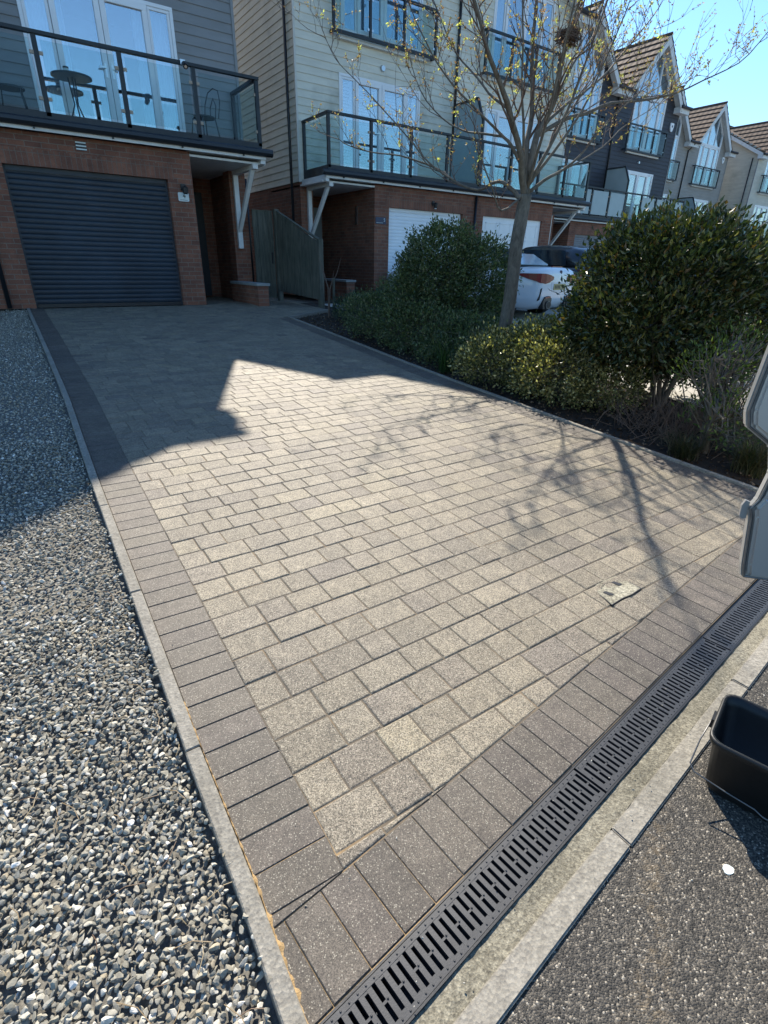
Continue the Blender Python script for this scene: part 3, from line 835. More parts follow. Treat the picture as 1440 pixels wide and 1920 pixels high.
            if inner == 'shutter':
                sh = MB(); z = za+lf+.04
                while z < zc-lf-.04:
                    if not (za+.98 < z < za+1.10):
                        sh.add([T(a+lf+.03, yw+.075, z), T(c-lf-.03, yw+.075, z), T(c-lf-.03, yw+.115, z+.052), T(a+lf+.03, yw+.115, z+.052)], [(0, 1, 2, 3)])
                    z += .066
                for p in ((a+lf, a+lf+.035), (c-lf-.035, c-lf)): bx(sh, p[0], p[1], yw+.06, yw+.12, za+lf, zc-lf)
                bx(sh, a+lf+.035, c-lf-.035, yw+.06, yw+.12, za+.98, za+1.10)
                sh.build('shutter', M['shutter'], f)
            u += pw
        if inner == 'curtain':
            for (a, c) in ((u0+.08, u0+.08+(u1-u0)*.24), (u1-.08-(u1-u0)*.24, u1-.08)):
                V = []; n = 40
                for i in range(n+1):
                    uu = a+(c-a)*i/n; V += [T(uu, yw+.20+.03*math.sin(i*1.25), z0+.06), T(uu, yw+.20+.025*math.sin(i*1.25+.3), z1-.06)]
                cb_ = MB(); cb_.add(V, [(2*i, 2*i+2, 2*i+3, 2*i+1) for i in range(n)]); cb_.build('curtain', M['curtain'], f, smooth=True, recalc=False)
        elif inner == 'sheer':
            V = []; n = 120
            for i in range(n+1):
                uu = u0+.07+(u1-u0-.14)*i/n; V += [T(uu, yw+.18+.022*math.sin(i*1.1)+.01*math.sin(i*.37), z0+.06), T(uu, yw+.18+.022*math.sin(i*1.1), z1-.06)]
            cb_ = MB(); cb_.add(V, [(2*i, 2*i+2, 2*i+3, 2*i+1) for i in range(n)]); cb_.build('curtain', M['curtain'], f, smooth=True, recalc=False)
        # room behind
        rb = MB(); a, c, za, zc = u0, u1, z0, z1; d0, d1 = yw+.051, yw+1.5
        P = [T(a, d0, za), T(c, d0, za), T(c, d0, zc), T(a, d0, zc), T(a, d1, za), T(c, d1, za), T(c, d1, zc), T(a, d1, zc)]
        rb.add(P, [(4, 5, 6, 7), (0, 1, 5, 4), (2, 3, 7, 6), (0, 4, 7, 3), (1, 2, 6, 5)]); rb.build('room_behind', M['dark_room'], f, recalc=False)
        return f
    glazing(*w2, [(.42, 'side'), (.83, 'door'), (.83, 'door'), (.42, 'side')], 'french_window', 'shutter' if shutters else 'curtain', handle=1)
    if yw > 11:
        glazing(w3[0], w3[1], w3[2], w3[3], [(.42, 'side'), (.83, 'door'), (.83, 'door'), (.42, 'side')], 'upper_french_window', curtain3)
    # gable glazing above
    gz0 = 6.80; gw = 1.10; zk = 8.62-gw*gs
    poly = [(gc-gw, gz0), (gc+gw, gz0), (gc+gw, zk), (gc, 8.62), (gc-gw, zk)]
    fr = MB()
    for (p, q) in zip(poly, poly[1:]+poly[:1]): fr.bar(T(p[0], yw-.0, p[1]), T(q[0], yw-.0, q[1]), .09, .075, (0, 1, 0))
    fr.bar(T(gc-.37, yw, gz0), T(gc-.37, yw, 8.62-.37*gs), .05, .07, (0, 1, 0)); fr.bar(T(gc+.37, yw, gz0), T(gc+.37, yw, 8.62-.37*gs), .05, .07, (0, 1, 0))
    f = fr.build('gable_window', M['white_upvc'], root)
    g = MB(); g.prism([T(p[0], yw, p[1]) for p in poly], (0, -.003, 0), (0, .003, 0)); g.build('pane', M['window_glass'], f)
    g = MB(); g.add([T(p[0], yw+.16, p[1]) for p in poly], [tuple(range(5))]); g.build('blind', M['curtain'], f, recalc=False)
    # ---- juliet balcony on the second floor
    ja, jc, jz0, jz1 = .86, 3.77, 4.72, 5.66; jy = yw-.17
    jb = MB()
    jb.bar(T(ja-.02, jy, jz1), T(jc+.02, jy, jz1), .06, .05); jb.bar(T(ja-.02, jy, jz0+.03), T(jc+.02, jy, jz0+.03), .06, .06)
    for e in (ja, jc): jb.bar(T(e, jy, jz1), T(e, yw-.02, jz1), .05, .05); jb.bar(T(e, jy, jz0+.03), T(e, yw-.02, jz0+.03), .05, .05)
    j = jb.build('juliet_balcony', M['anthracite'], root)
    n = 4
    for k in range(n):
        e = ja+(jc-ja)*k/(n-1); b = MB(); bx(b, e-.028, e+.028, jy-.028, jy+.028, jz0+.061, jz1-.026); b.build('post', M['anthracite'], j)
        if k < n-1:
            e2 = ja+(jc-ja)*(k+1)/(n-1); b = MB(); bx(b, e+.07, e2-.07, jy-.005, jy+.005, jz0+.10, jz1-.08); b.build('glass_panel', M['balcony_glass'], j)
            if detail:
                for uu in (e+.05, e2-.05):
                    for zz in (jz0+.2, jz1-.2): b = MB(); bx(b, uu-.03, uu+.03, jy-.016, jy+.016, zz-.022, zz+.022); b.build('clamp', M['steel'], j)
    b = MB(); bx(b, w3[0]-.08, w3[1]+.08, yw-.10, yw-.018, 4.66, 4.72); b.build('window_sill', M['white_paint'], root)
    # ---- long balcony over the garage
    be = W_-.10
    sl_ = MB(); bx(sl_, 0.001, be+.0, yf, yw-.017, 1.83, ZD+.05)
    bal = sl_.build('balcony', M['anthracite'], root)
    gt_ = MB()                                 # gutter along the front
    prof = [(0, 1.93), (-.055, 1.93), (-.085, 1.905), (-.09, 1.86), (-.07, 1.825), (-.03, 1.81), (0, 1.81)]
    ua, uc = 0.001, be+.18
    gt_.add([T(ua, yf-.002+p[0], p[1]) for p in prof]+[T(uc, yf-.002+p[0], p[1]) for p in prof],
            [(i, i+1, 8+i, 7+i) for i in range(6)]+[tuple(range(7)), tuple(range(13, 6, -1)), (0, 7, 13, 6)])
    gt_.build('gutter', M['black_pipe'], bal)
    b = MB(); bx(b, .001, be+.06, yf+.002, yf+.03, 1.765, 1.83); bx(b, be-.03, be+.061, yf+.03, yw-.02, 1.70, 1.83); b.build('fascia', M['white_paint'], bal)
    b = MB(); bx(b, 3.26, be-.03, yf+.031, yw-.02, 1.775, 1.80); b.build('soffit', M['white_paint'], bal)
    for k in range(5):
        e = be*k/4.0+.001; b = MB()
        if k == 0: e += .03
        if k == 4: e -= .03
        bx(b, e-.032, e+.032, yf+.0, yf+.06, ZD, 2.955); b.build('post', M['anthracite'], bal)
    b = MB(); bx(b, be-.062, be-.002, yw-.08, yw-.02, ZD, 2.955); b.build('post', M['anthracite'], bal)
    b = MB(); bx(b, 0.001, be+.01, yf-.02, yf+.07, 2.956, 3.0); bx(b, be-.07, be+.01, yf+.071, yw-.02, 2.956, 3.0); b.build('handrail', M['anthracite'], bal)
    for k in range(4):
        e0 = be*k/4.0+.075; e1 = be*(k+1)/4.0-.075
        b = MB(); bx(b, e0, e1, yf+.022, yf+.032, ZD+.09, 2.90)
        b.build('glass_panel', M['frosted_glass' if k in frosted else 'balcony_glass'], bal)
        if detail:
            for uu in (e0-.018, e1+.018):
                for zz in (ZD+.22, 2.74): b = MB(); bx(b, uu-.03, uu+.03, yf+.010, yf+.046, zz-.022, zz+.022); b.build('clamp', M['beige_metal'], bal)
    b = MB(); bx(b, be-.040, be-.030, yf+.12, yw-.14, ZD+.06, 2.90); b.build('glass_panel', M['balcony_glass'], bal)
    # ---- bracket under the balcony end
    b = MB(); bx(b, W_-.27, W_-.17, yw-.075, yw-.001, .28, 1.70); br = b.build('bracket', M['white_paint'], root, bevel=.004)
    b = MB(); b.bar(T(W_-.22, yw-.06, .62), T(W_-.22, yf+.22, 1.68), .075, .075, (1, 0, 0)); b.build('strut', M['white_paint'], br)
    b = MB(); bx(b, W_-.27, W_-.17, yf+.10, yw-.076, 1.62, 1.698); b.build('arm', M['white_paint'], br)
    # ---- roof
    yfr = yw-.32; ov = .10 if number == '4' else .26; rs = .55
    slab = .05
    def tiled(b, p0, p1, p2, p3, rows):        # p0-p1 eaves, p3-p2 ridge ; tile courses with a lap step
        p0, p1, p2, p3 = map(Vector, (p0, p1, p2, p3)); nrm = (p1-p0).cross(p3-p0)
        if nrm.z < 0: nrm = -nrm
        nrm = nrm.normalized() if nrm.length > 1e-6 else Vector((0, 0, 1))
        for i in range(rows):
            t0, t1 = i/rows, (i+1)/rows
            a = p0.lerp(p3, t0); c = p1.lerp(p2, t0); d = p1.lerp(p2, t1); e = p0.lerp(p3, t1)
            b.add([a+nrm*.045, c+nrm*.045, d+nrm*.004, e+nrm*.004, a-nrm*.01, c-nrm*.01], [(0, 1, 2, 3), (4, 5, 1, 0)])
    yr = yw+dep/2; zr = ze+(dep/2)*rs
    rf = MB(); uo = W_+ov if side else W_
    h2 = gh+.12
    zv = lambda u: None
    # main roof front slope (valley cut: built left and right of the front gable, plus the part above it)
    zE = ze-.18*rs+.02
    dgy = (zap-ze)/rs                          # distance behind the wall where gable ridge meets main roof
    for (ua, uc) in ((0, gc-h2), (gc+h2, uo)):
        if uc-ua > .03: tiled(rf, T(ua, yfr, ze-.32*rs), T(uc, yfr, ze-.32*rs), T(uc, yr, zr), T(ua, yr, zr), 16)
    tiled(rf, T(gc-h2, yw-.1, ze-.02), T(gc, yw+dgy, zap-.02), T(gc, yr, zr), T(gc-h2, yr, zr), 12)
    tiled(rf, T(gc+h2, yw-.1, ze-.02), T(gc, yw+dgy, zap-.02), T(gc, yr, zr), T(gc+h2, yr, zr), 12)
    tiled(rf, T(0, yw+dep+.3, ze-.3*rs), T(uo, yw+dep+.3, ze-.3*rs), T(uo, yr, zr), T(0, yr, zr), 16)
    roof = rf.build('roof', M['tile'], root, recalc=False)
    gr = MB()
    for sgn in (-1, 1):
        zl = zap-h2*gs
        tiled(gr, T(gc+sgn*h2, yfr-.05, zl), T(gc+sgn*h2, yw+.5, zl), T(gc, yw+dgy+.4, zap+.02), T(gc, yfr-.05, zap+.02), 8)
    gr.build('gable_roof', M['tile'], roof, recalc=False)
    b = MB(); b.tube([T(gc, yfr-.07, zap+.04), T(gc, yw+dgy, zap+.04)], .055, 8); b.build('ridge', M['tile'], roof)
    b = MB(); b.tube([T(0, yr, zr+.03), T(uo, yr, zr+.03)], .06, 8); b.build('ridge', M['tile'], roof)
    # white bargeboards, eaves boxes
    for sgn in (-1, 1):
        b = MB(); A = T(gc, yfr, zap-.10); Bq = T(gc+sgn*h2, yfr, zap-.10-h2*gs); b.bar(A, Bq, .03, .22, (0, 1, 0)) if False else None
        k = .22/math.cos(math.atan(gs))
        poly = [T(gc, yfr, zap+.0), T(gc+sgn*h2, yfr, zap-h2*gs), T(gc+sgn*h2, yfr, zap-h2*gs-k*.8), T(gc, yfr, zap-k)]
        b.prism(poly, (0, -.03, 0), (0, 0, 0)); b.build('bargeboard', M['white_paint'], root)
        b = MB(); poly2 = [T(gc, yfr+.001, zap-.05), T(gc+sgn*h2, yfr+.001, zap-h2*gs-.05), T(gc+sgn*h2, yw-.018, zap-h2*gs-.05), T(gc, yw-.018, zap-.05)]
        b.prism(poly2, (0, 0, -.02), (0, 0, 0)); b.build('gable_soffit', M['white_paint'], root)
    for (ua, uc) in ((0.0, gc-h2+.1), (gc+h2-.1, uo)):
        b = MB(); bx(b, ua, uc, yfr, yw-.02, ze-.42, ze-.20); b.build('eaves_box', M['white_paint'], root)
        b = MB(); b.tube([T(ua, yfr-.06, ze-.20), T(uc+(.04 if uc == uo else 0), yfr-.06, ze-.20)], .062, 8); b.build('gutter', M['black_pipe'], root)
    if side:
        k = .20
        b = MB(); uu = uo-.02
        b.prism([T(uu, yfr, ze-.32*rs), T(uu, yr, zr), T(uu, yr, zr-k), T(uu, yfr, ze-.32*rs-k)], (0, 0, 0), (.025*dr, 0, 0)); b.build('side_bargeboard', M['white_paint'], root)
        b = MB(); b.prism([T(uu, yw+dep+.3, ze-.3*rs), T(uu, yr, zr), T(uu, yr, zr-k), T(uu, yw+dep+.3, ze-.3*rs-k)], (0, 0, 0), (.025*dr, 0, 0)); b.build('side_bargeboard', M['white_paint'], root)
        b = MB(); b.add([T(W_+.02, yfr, ze-.32*rs-k+.03), T(uo, yfr, ze-.32*rs-k+.03), T(uo, yr, zr-k+.03), T(W_+.02, yr, zr-k+.03)], [(0, 1, 2, 3)]); b.build('side_soffit', M['white_paint'], root, recalc=False)
    # closing shell so daylight never leaks in
    b = MB()
    b.add([T(0, yw+.06, gy), T(W_-.03, yw+.06, gy), T(W_-.03, yw+.06, ze), T(0, yw+.06, ze), T(0, yw+dep, gy), T(W_-.03, yw+dep, gy), T(W_-.03, yw+dep, ze), T(0, yw+dep, ze)],
          [(4, 5, 6, 7), (0, 4, 7, 3)]+([(1, 2, 6, 5)]))
    b.build('inner_shell', M['grey_door'], root, recalc=False)
    return root, T, bx, bal

M['roller_dark'] = simple('roller_dark', (.016, .027, .041), .45, .28, 1.6, .08, 14, spec=.4)
M['roller_white'] = simple('roller_white', (.80, .82, .84), .4, .04, 3, .05)
M['roller_grey'] = simple('roller_grey', (.16, .17, .19), .45, .1, 3, .05)
M['grey_trim'] = simple('grey_trim', (.24, .235, .23), .5, .06, 3, .05)
M['cream_trim'] = simple('cream_trim', (.58, .56, .50), .5, .06, 3, .05)

YW4, YW5, YW6, YW7, YW8 = 12.25, 13.37, 16.7, 20.0, 19.0
h4, T4, B4, bal4 = house(.18, 1, YW4, 'grey_boards', 'nearest grey boarded house with the dark blue roller garage door and plate number 4', 'roller_dark', gy=-.762, number='4')
h3, T3, B3, bal3 = house(.18, -1, YW4, 'grey_boards', 'grey boarded house at the far left of the photo behind the gravel', 'roller_dark', gy=-.762, side=True)
h5, T5, B5, bal5 = house(11.37, -1, YW5, 'cream_boards', 'cream boarded house with plate number 5, white roller garage door and white shutters', 'roller_white', shutters=True, number='5', curtain3='sheer')
h5b, T5b, B5b, bal5b = house(11.37, 1, YW5, 'cream_boards', 'cream boarded house with white panelled garage door behind the bare tree', 'panelled', shutters=False, curtain3='curtain')
h6, T6, B6, bal6 = house(22.98, -1, YW6, 'charcoal_boards', 'charcoal boarded house left of the dark downpipe with frosted balcony panels and grey roller door', 'roller_grey', frosted=(0, 1, 2), curtain3='curtain')
h6b, T6b, B6b, bal6b = house(22.98, 1, YW6, 'charcoal_boards', 'charcoal boarded house with white alarm box under its tall gable window', 'roller_grey', frosted=(1, 2, 3), curtain3='sheer')
h7, T7, B7, bal7 = house(34.75, -1, YW7, 'taupe_boards', 'taupe boarded house mostly hidden behind the charcoal house corner', 'roller_grey', detail=False)
h7b, T7b, B7b, bal7b = house(34.75, 1, YW7, 'taupe_boards', 'taupe boarded house with small gable and tall arched glazing right of the charcoal pair', 'roller_grey', detail=False)
h8, T8, B8, bal8 = house(45.9, -1, YW8, 'beige_boards', 'beige boarded house at the right edge showing its long windowless side wall', 'roller_white', detail=False)
h8b, T8b, B8b, bal8b = house(45.9, 1, YW8, 'beige_boards', 'beige boarded house farthest along the row at the right edge of the photo', 'roller_white', detail=False)

def pipe(Tf, pts, parent, name='downpipe', r=.034):
    b = MB(); b.tube([Tf(*p) for p in pts], r, 8); return b.build(name, M['black_pipe'], parent, smooth=True)
# downpipes
def corner_pipe(Tf, yw, parent, gy=-.76):       # on the side wall near the corner
    pipe(Tf, [(W_+.06, yw+.33, 6.55), (W_+.06, yw+.33, gy)], parent)
corner_pipe(T5, YW5, h5); corner_pipe(T8, YW8, h8)
pipe(T4, [(W_+.055, YW4+.12, 1.6), (W_+.055, YW4+.12, -.74)], h4)
pipe(T5, [(-.0, YW5-.05, 6.6), (-.0, YW5-.05, 3.05)], h5); pipe(T5, [(-.03, YW5-1.15, 1.75), (-.03, YW5-1.15, -.75)], h5)
pipe(T4, [(0.0, YW4-1.15, 1.75), (0.0, YW4-1.15, -.75)], h4)
pipe(T6, [(0, YW6-.05, 6.6), (0, YW6-.05, 3.05)], h6)
pipe(T7, [(0, YW7-.36, 6.6), (0, YW7-.05, 6.3), (0, YW7-.05, 1.95)], h7)

# privacy screens at the party lines
def screen(x, yw, parent):
    yf = yw-1.24
    pl = [(x, yw-.04, ZD+.05), (x, yw-.04, 3.93), (x, yw-.95, 3.93), (x, yf+.04, 3.42), (x, yf+.04, ZD+.05)]
    b = MB()
    for p, q in zip(pl, pl[1:]): b.bar(p, q, .05, .05, (1, 0, 0))
    s_ = b.build('privacy_screen', M['anthracite'], parent)
    b = MB(); b.prism(pl, (-.005, 0, 0), (.005, 0, 0)); b.build('glass_panel', M['frosted_glass'], s_)
screen(11.37, YW5, h5); screen(22.98, YW6, h6); screen(34.75, YW7, h7); screen(.18, YW4, h4)

# plates, lamps, vents, alarm boxes
def text_part(txt, size, m, parent, loc, extr=.002, name='number'):
    cu = bpy.data.curves.new(name, 'FONT'); cu.body = txt; cu.size = size; cu.extrude = extr; cu.align_x = 'CENTER'; cu.align_y = 'CENTER'
    tmp = bpy.data.objects.new('tmp', cu); COL.objects.link(tmp)
    dg = bpy.context.evaluated_depsgraph_get(); me = bpy.data.meshes.new_from_object(tmp.evaluated_get(dg))
    COL.objects.unlink(tmp); bpy.data.objects.remove(tmp)
    for v in me.vertices:
        x, y, z = v.co; v.co = (x, -z, y)
    off = root_off(parent); me.transform(Matrix.Translation(Vector(loc)-off)); me.name = name
    o = bpy.data.objects.new(name, me); COL.objects.link(o); me.materials.append(m); finish(o, name, parent); return o
def rplate(x0, x1, z0, z1, y, m, name, parent, r=.02):
    pts = []
    for cx, cz_, a0 in ((x1-r, z1-r, 0), (x0+r, z1-r, 90), (x0+r, z0+r, 180), (x1-r, z0+r, 270)):
        for k in range(4): a = R(a0+30*k); pts.append((cx+r*math.cos(a), y, cz_+r*math.sin(a)))
    b = MB(); b.prism(pts, (0, -.012, 0), (0, 0, 0)); return b.build(name, m, parent)
yg4 = YW4-1.10
kx4 = yg4/11.33
p4 = rplate(3.192*kx4, 3.385*kx4, 1.005*kx4, 1.145*kx4, yg4-.001, M['white_sign'], 'number_plate', h4)
text_part('4', .105, M['black_plastic'], p4, (3.298*kx4, yg4-.0145, 1.088*kx4))
b = MB()
for k in range(9): b.box(3.225*kx4+k*.0145, 3.225*kx4+k*.0145+.010, yg4-.0145, yg4-.013, 1.022*kx4, 1.031*kx4)
b.build('small_lettering', M['black_plastic'], p4)
def wall_lamp(x, y, z, parent, up=True):
    b = MB(); b.box(x-.045, x+.045, y-.03, y, z-.01, z+.10)
    l = b.build('wall_lamp', M['black_plastic'], parent, bevel=.01)
    b = MB(); b.tube([(x, y-.03, z+.03), (x, y-.09, z+.05), (x, y-.12, z)], .014, 6); b.build('arm', M['black_plastic'], l)
    b = MB(); b.tube([(x, y-.12, z+.06), (x, y-.12, z+.03), (x, y-.12, z-.05), (x, y-.12, z-.07)], [.02, .055, .045, .03], 10); b.build('shade', M['black_plastic'], l)
    b = MB(); b.tube([(x, y-.12, z-.071), (x, y-.12, z-.085)], .028, 10); b.build('bulb', M['white_sign'], l)
wall_lamp(3.299*kx4, yg4, 1.18*kx4, h4)
yg5 = YW5-1.10
p5 = rplate(8.146, 8.453, .931, 1.082, yg5-.001, M['navy'], 'number_plate', h5, .01)
text_part('5', .10, M['white_sign'], p5, (8.405, yg5-.0145, 1.02))
b = MB(); b.box(8.17, 8.36, yg5-.0145, yg5-.013, .957, .964); b.build('small_lettering', M['white_sign'], p5)
wall_lamp(9.93, yg5, 1.44, h5)
b = MB(); b.box(8.09, 8.12-.001, 13.05, 13.13, .95, 1.35); b.build('wall_lamp', M['steel'], h5)       # slim lamp on the porch side wall
b = MB()
for z in (1.60, 1.645, 1.69): b.box(1.63, 1.78, yg4-.012, yg4, z, z+.018)
av = b.build('air_vent', M['white_sign'], h4)
b = MB(); b.box(1.63, 1.78, yg4-.004, yg4, 1.59, 1.715); b.build('vent_back', M['black_plastic'], av)
def alarm(x, y, z, parent):
    b = MB(); pts = [(x-.13, y, z+.16), (x+.13, y, z+.16), (x+.14, y, z+.02), (x+.07, y, z-.15), (x, y, z-.18), (x-.07, y, z-.15), (x-.14, y, z+.02)]
    b.prism(pts, (0, -.07, 0), (0, -.016, 0)); a = b.build('alarm_box', M['white_upvc'], parent, bevel=.01)
    b = MB(); b.tube([(x, y-.0705, z+.03), (x, y-.075, z+.03)], .045, 10); b.build('emblem', M['navy'], a)
alarm(27.2, YW6, 5.95, h6b); alarm(38.85, YW7, 6.25, h7b)
b = MB(); b.tube([(9.03, YW5-.016, 4.33), (9.03, YW5-.06, 4.33)], [.07, .055], 12); b.build('bulkhead_lamp', M['steel'], h5)
b = MB(); b.tube([(25.2, YW6-.016, 4.4), (25.2, YW6-.07, 4.4)], [.07, .05], 10); b.build('bulkhead_lamp', M['steel'], h6b)
# balcony ledger gutter brackets of number 4 and 5 (dark clips on the white fascia)
for Tf, par, yf in ((T4, bal4, YW4-1.24), (T5, bal5, YW5-1.24), (T5b, bal5b, YW5-1.24)):
    for u in (.9, 2.0, 3.1, 4.2):
        p = Tf(u, yf, 1.80); b = MB(); b.box(p[0]-.012, p[0]+.012, yf-.03, yf+.002, 1.785, 1.825); b.build('gutter_clip', M['black_pipe'], par)

# garage apron strips, neighbour paving
grid('neighbour_paving', [5.95, 7.2, 8.5, 16.2], [1.0, 3, 5, 7, 9, 11.15], M['pale_paving'], lambda x, y: G(x, y)-.03, kind='structure')
grid('apron', [8.15, 9, 12, 16.5, 28, 48], [11.15, 13.4, 16, 21], M['pale_paving'], lambda x, y: -.768, kind='structure')
grid('far_drives', [16.2, 25, 40, 60], [1, 5, 9, 11.15], M['pale_paving'], lambda x, y: G(x, y)-.03, kind='structure')

# ------------------------------------------------------------------ low brick walls, fence, gate
def low_wall(x0, x1, y0, y1, z0, z1, label):
    root = empty('low_brick_wall', ((x0+x1)/2, y0, z0), label, 'wall', 'low brick walls beside the porches')
    b = MB(); b.box(x0, x1, y0, y1, z0-.1, z1-.05); b.build('brickwork', M['brick'], root)
    b = MB(); b.box(x0-.03, x1+.03, y0-.03, y1, z1-.05, z1); b.build('coping', M['coping'], root, bevel=.005)
low_wall(4.36, 4.58, 10.75, 12.24, -.785, -.36, 'short brick wall with grey coping projecting beside the number 4 porch')
low_wall(7.0, 7.22, 11.75, 13.36, -.77, -.32, 'short brick wall with coping behind the end of the wooden fence')
def board_run(b, p0, p1, z0a, z0b, z1a, z1b, wd=.10, t=.018):
    p0 = Vector(p0); p1 = Vector(p1); L = (p1-p0).length; n = int(L/wd); d = (p1-p0)/L; nr = Vector((d.y, -d.x))
    for i in range(n):
        a = i/n; c = (i+1)/n-.004/L; off = nr*(random.uniform(-.003, .003)+(t*.45 if i % 2 else 0))
        A = p0.lerp(p1, a)+off; C_ = p0.lerp(p1, c)+off
        zs = lambda s: (z0a+(z0b-z0a)*s, z1a+(z1b-z1a)*s+random.uniform(-.004, .004))
        (za, zb_), (zc, zd) = zs(a), zs(c)
        q = [(A.x, A.y, za), (C_.x, C_.y, zc), (C_.x, C_.y, zd), (A.x, A.y, zb_)]
        b.prism(q, tuple(nr*0)+(0,), (nr.x*t, nr.y*t, 0))
F0, F1 = (5.36, 11.95), (5.58, 10.42)
root = empty('wooden_fence', (5.47, 11.2, -.78), 'weathered close board fence panel whose top slopes down towards the planting bed', 'fence')
b = MB(); board_run(b, (5.37, 11.88), (5.575, 10.47), -.56, -.66, 1.0, .41); b.build('boards', M['wood'], root)
b = MB(); board_run(b, (5.365, 11.88), (5.57, 10.47), -.73, -.80, -.565, -.665, 1.45, .03); b.build('gravel_board', M['wood'], root)
b = MB(); b.bar((5.375, 11.93, 1.02), (5.585, 10.42, .44), .06, .03); b.build('capping_rail', M['wood'], root)
b = MB(); b.box(5.54, 5.64, 10.36, 10.46, -.85, .46); b.build('post', M['wood'], root, bevel=.004)
b = MB(); b.box(5.32, 5.42, 11.89, 11.99, -.80, 1.05); b.build('post', M['wood'], root, bevel=.004)
root = empty('garden_gate', (5.05, 12.02, -.76), 'weathered wooden side gate between the number 4 wall and the sloping fence', 'gate')
b = MB(); board_run(b, (4.86, 12.02), (5.315, 12.02), -.70, -.70, 1.0, 1.0, .095); b.build('boards', M['wood'], root)
b = MB(); b.box(4.86, 5.31, 12.03, 12.06, .7, .8); b.box(4.86, 5.31, 12.03, 12.06, -.4, -.3); b.build('rail', M['wood'], root)
b = MB(); b.box(5.24, 5.265, 11.975, 12.0, .0, .22); b.build('latch', M['black_plastic'], root)
# moss line on top of the gate
b = MB(); b.box(4.86, 5.31, 11.99, 12.04, 1.0, 1.02); b.build('top_rail', M['wood'], root)
# ------------------------------------------------------------------ things on the balconies
def rodmesh(pts_list, r): 
    b = MB()
    for pts in pts_list: b.tube(pts, r, 6)
    return b
def bistro_table(x, y, z, label):
    root = empty('bistro_table', (x, y, z), label, 'table', 'metal bistro furniture on the number 4 balcony')
    b = MB(); b.tube([(x, y, z+.70), (x, y, z+.725)], .30, 24); b.build('tabletop', M['anthracite'], root)
    for k in range(3):
        a = R(30+k*120); b = rodmesh([[(x+.06*math.cos(a), y+.06*math.sin(a), z+.70), (x+.03*math.cos(a), y+.03*math.sin(a), z+.35), (x+.13*math.cos(a), y+.13*math.sin(a), z+.12), (x+.24*math.cos(a), y+.24*math.sin(a), z)]], .011); b.build('leg', M['anthracite'], root, smooth=True)
def bistro_chair(x, y, z, rot, label):
    root = empty('bistro_chair', (x, y, z), label, 'chair', 'metal bistro furniture on the number 4 balcony')
    def L(px, py, pz):
        ca_, sa_ = math.cos(rot), math.sin(rot); return (x+px*ca_-py*sa_, y+px*sa_+py*ca_, z+pz)
    b = MB(); b.prism([L(.2*math.cos(R(k*30)), .2*math.sin(R(k*30)), 0) for k in range(12)], (0, 0, .43), (0, 0, .455)); b.build('seat', M['anthracite'], root)
    for sx_, sy_ in ((1, 1), (-1, 1), (1, -1), (-1, -1)):
        b = rodmesh([[L(.14*sx_, .14*sy_, .43), L(.17*sx_, .17*sy_, .2), L(.21*sx_, .21*sy_, 0)]], .010); b.build('leg', M['anthracite'], root)
    b = rodmesh([[L(-.2, .17, .44), L(-.21, .22, .7), L(-.14, .25, .88), L(0, .26, .93), L(.14, .25, .88), L(.21, .22, .7), L(.2, .17, .44)],
                 [L(-.07, .2, .44), L(-.08, .23, .65), L(0, .245, .78), L(.08, .23, .65), L(.07, .2, .44)]], .009)
    b.build('backrest', M['anthracite'], root)
bistro_table(1.85, 11.75, ZD, 'round dark metal table behind the balcony glass of number 4')
bistro_chair(.95, 11.8, ZD, R(80), 'dark metal chair at the left end of the number 4 balcony')
bistro_chair(3.95, 11.7, ZD, R(-70), 'dark metal chair near the right end of the number 4 balcony')
root = empty('glass_jar', (1.78, 11.7, ZD+.725), 'small pale jar standing on the dark metal balcony table', 'jar')
b = MB(); b.tube([(1.78, 11.7, ZD+.726), (1.78, 11.7, ZD+.80)], .04, 12); b.build('body', M['white_sign'], root)
b = MB(); b.tube([(1.78, 11.7, ZD+.801), (1.78, 11.7, ZD+.825)], .042, 12); b.build('lid', M['black_plastic'], root)
root = empty('security_camera', (3.44, YW4-1.27, 3.0), 'small dark camera clamped to the number 4 balcony handrail', 'camera')
b = MB(); b.box(3.40, 3.48, YW4-1.29, YW4-1.15, 3.001, 3.012); b.box(3.40, 3.48, YW4-1.29, YW4-1.28, 2.94, 3.0); b.build('clamp', M['steel'], root)
b = MB(); b.tube([(3.46, YW4-1.30, 2.95), (3.45, YW4-1.38, 2.90)], [.045, .04], 12); b.build('body', M['black_plastic'], root)
b = MB(); b.tube([(3.449, YW4-1.383, 2.898), (3.447, YW4-1.392, 2.894)], .022, 12); b.build('lens', M['steel'], root)
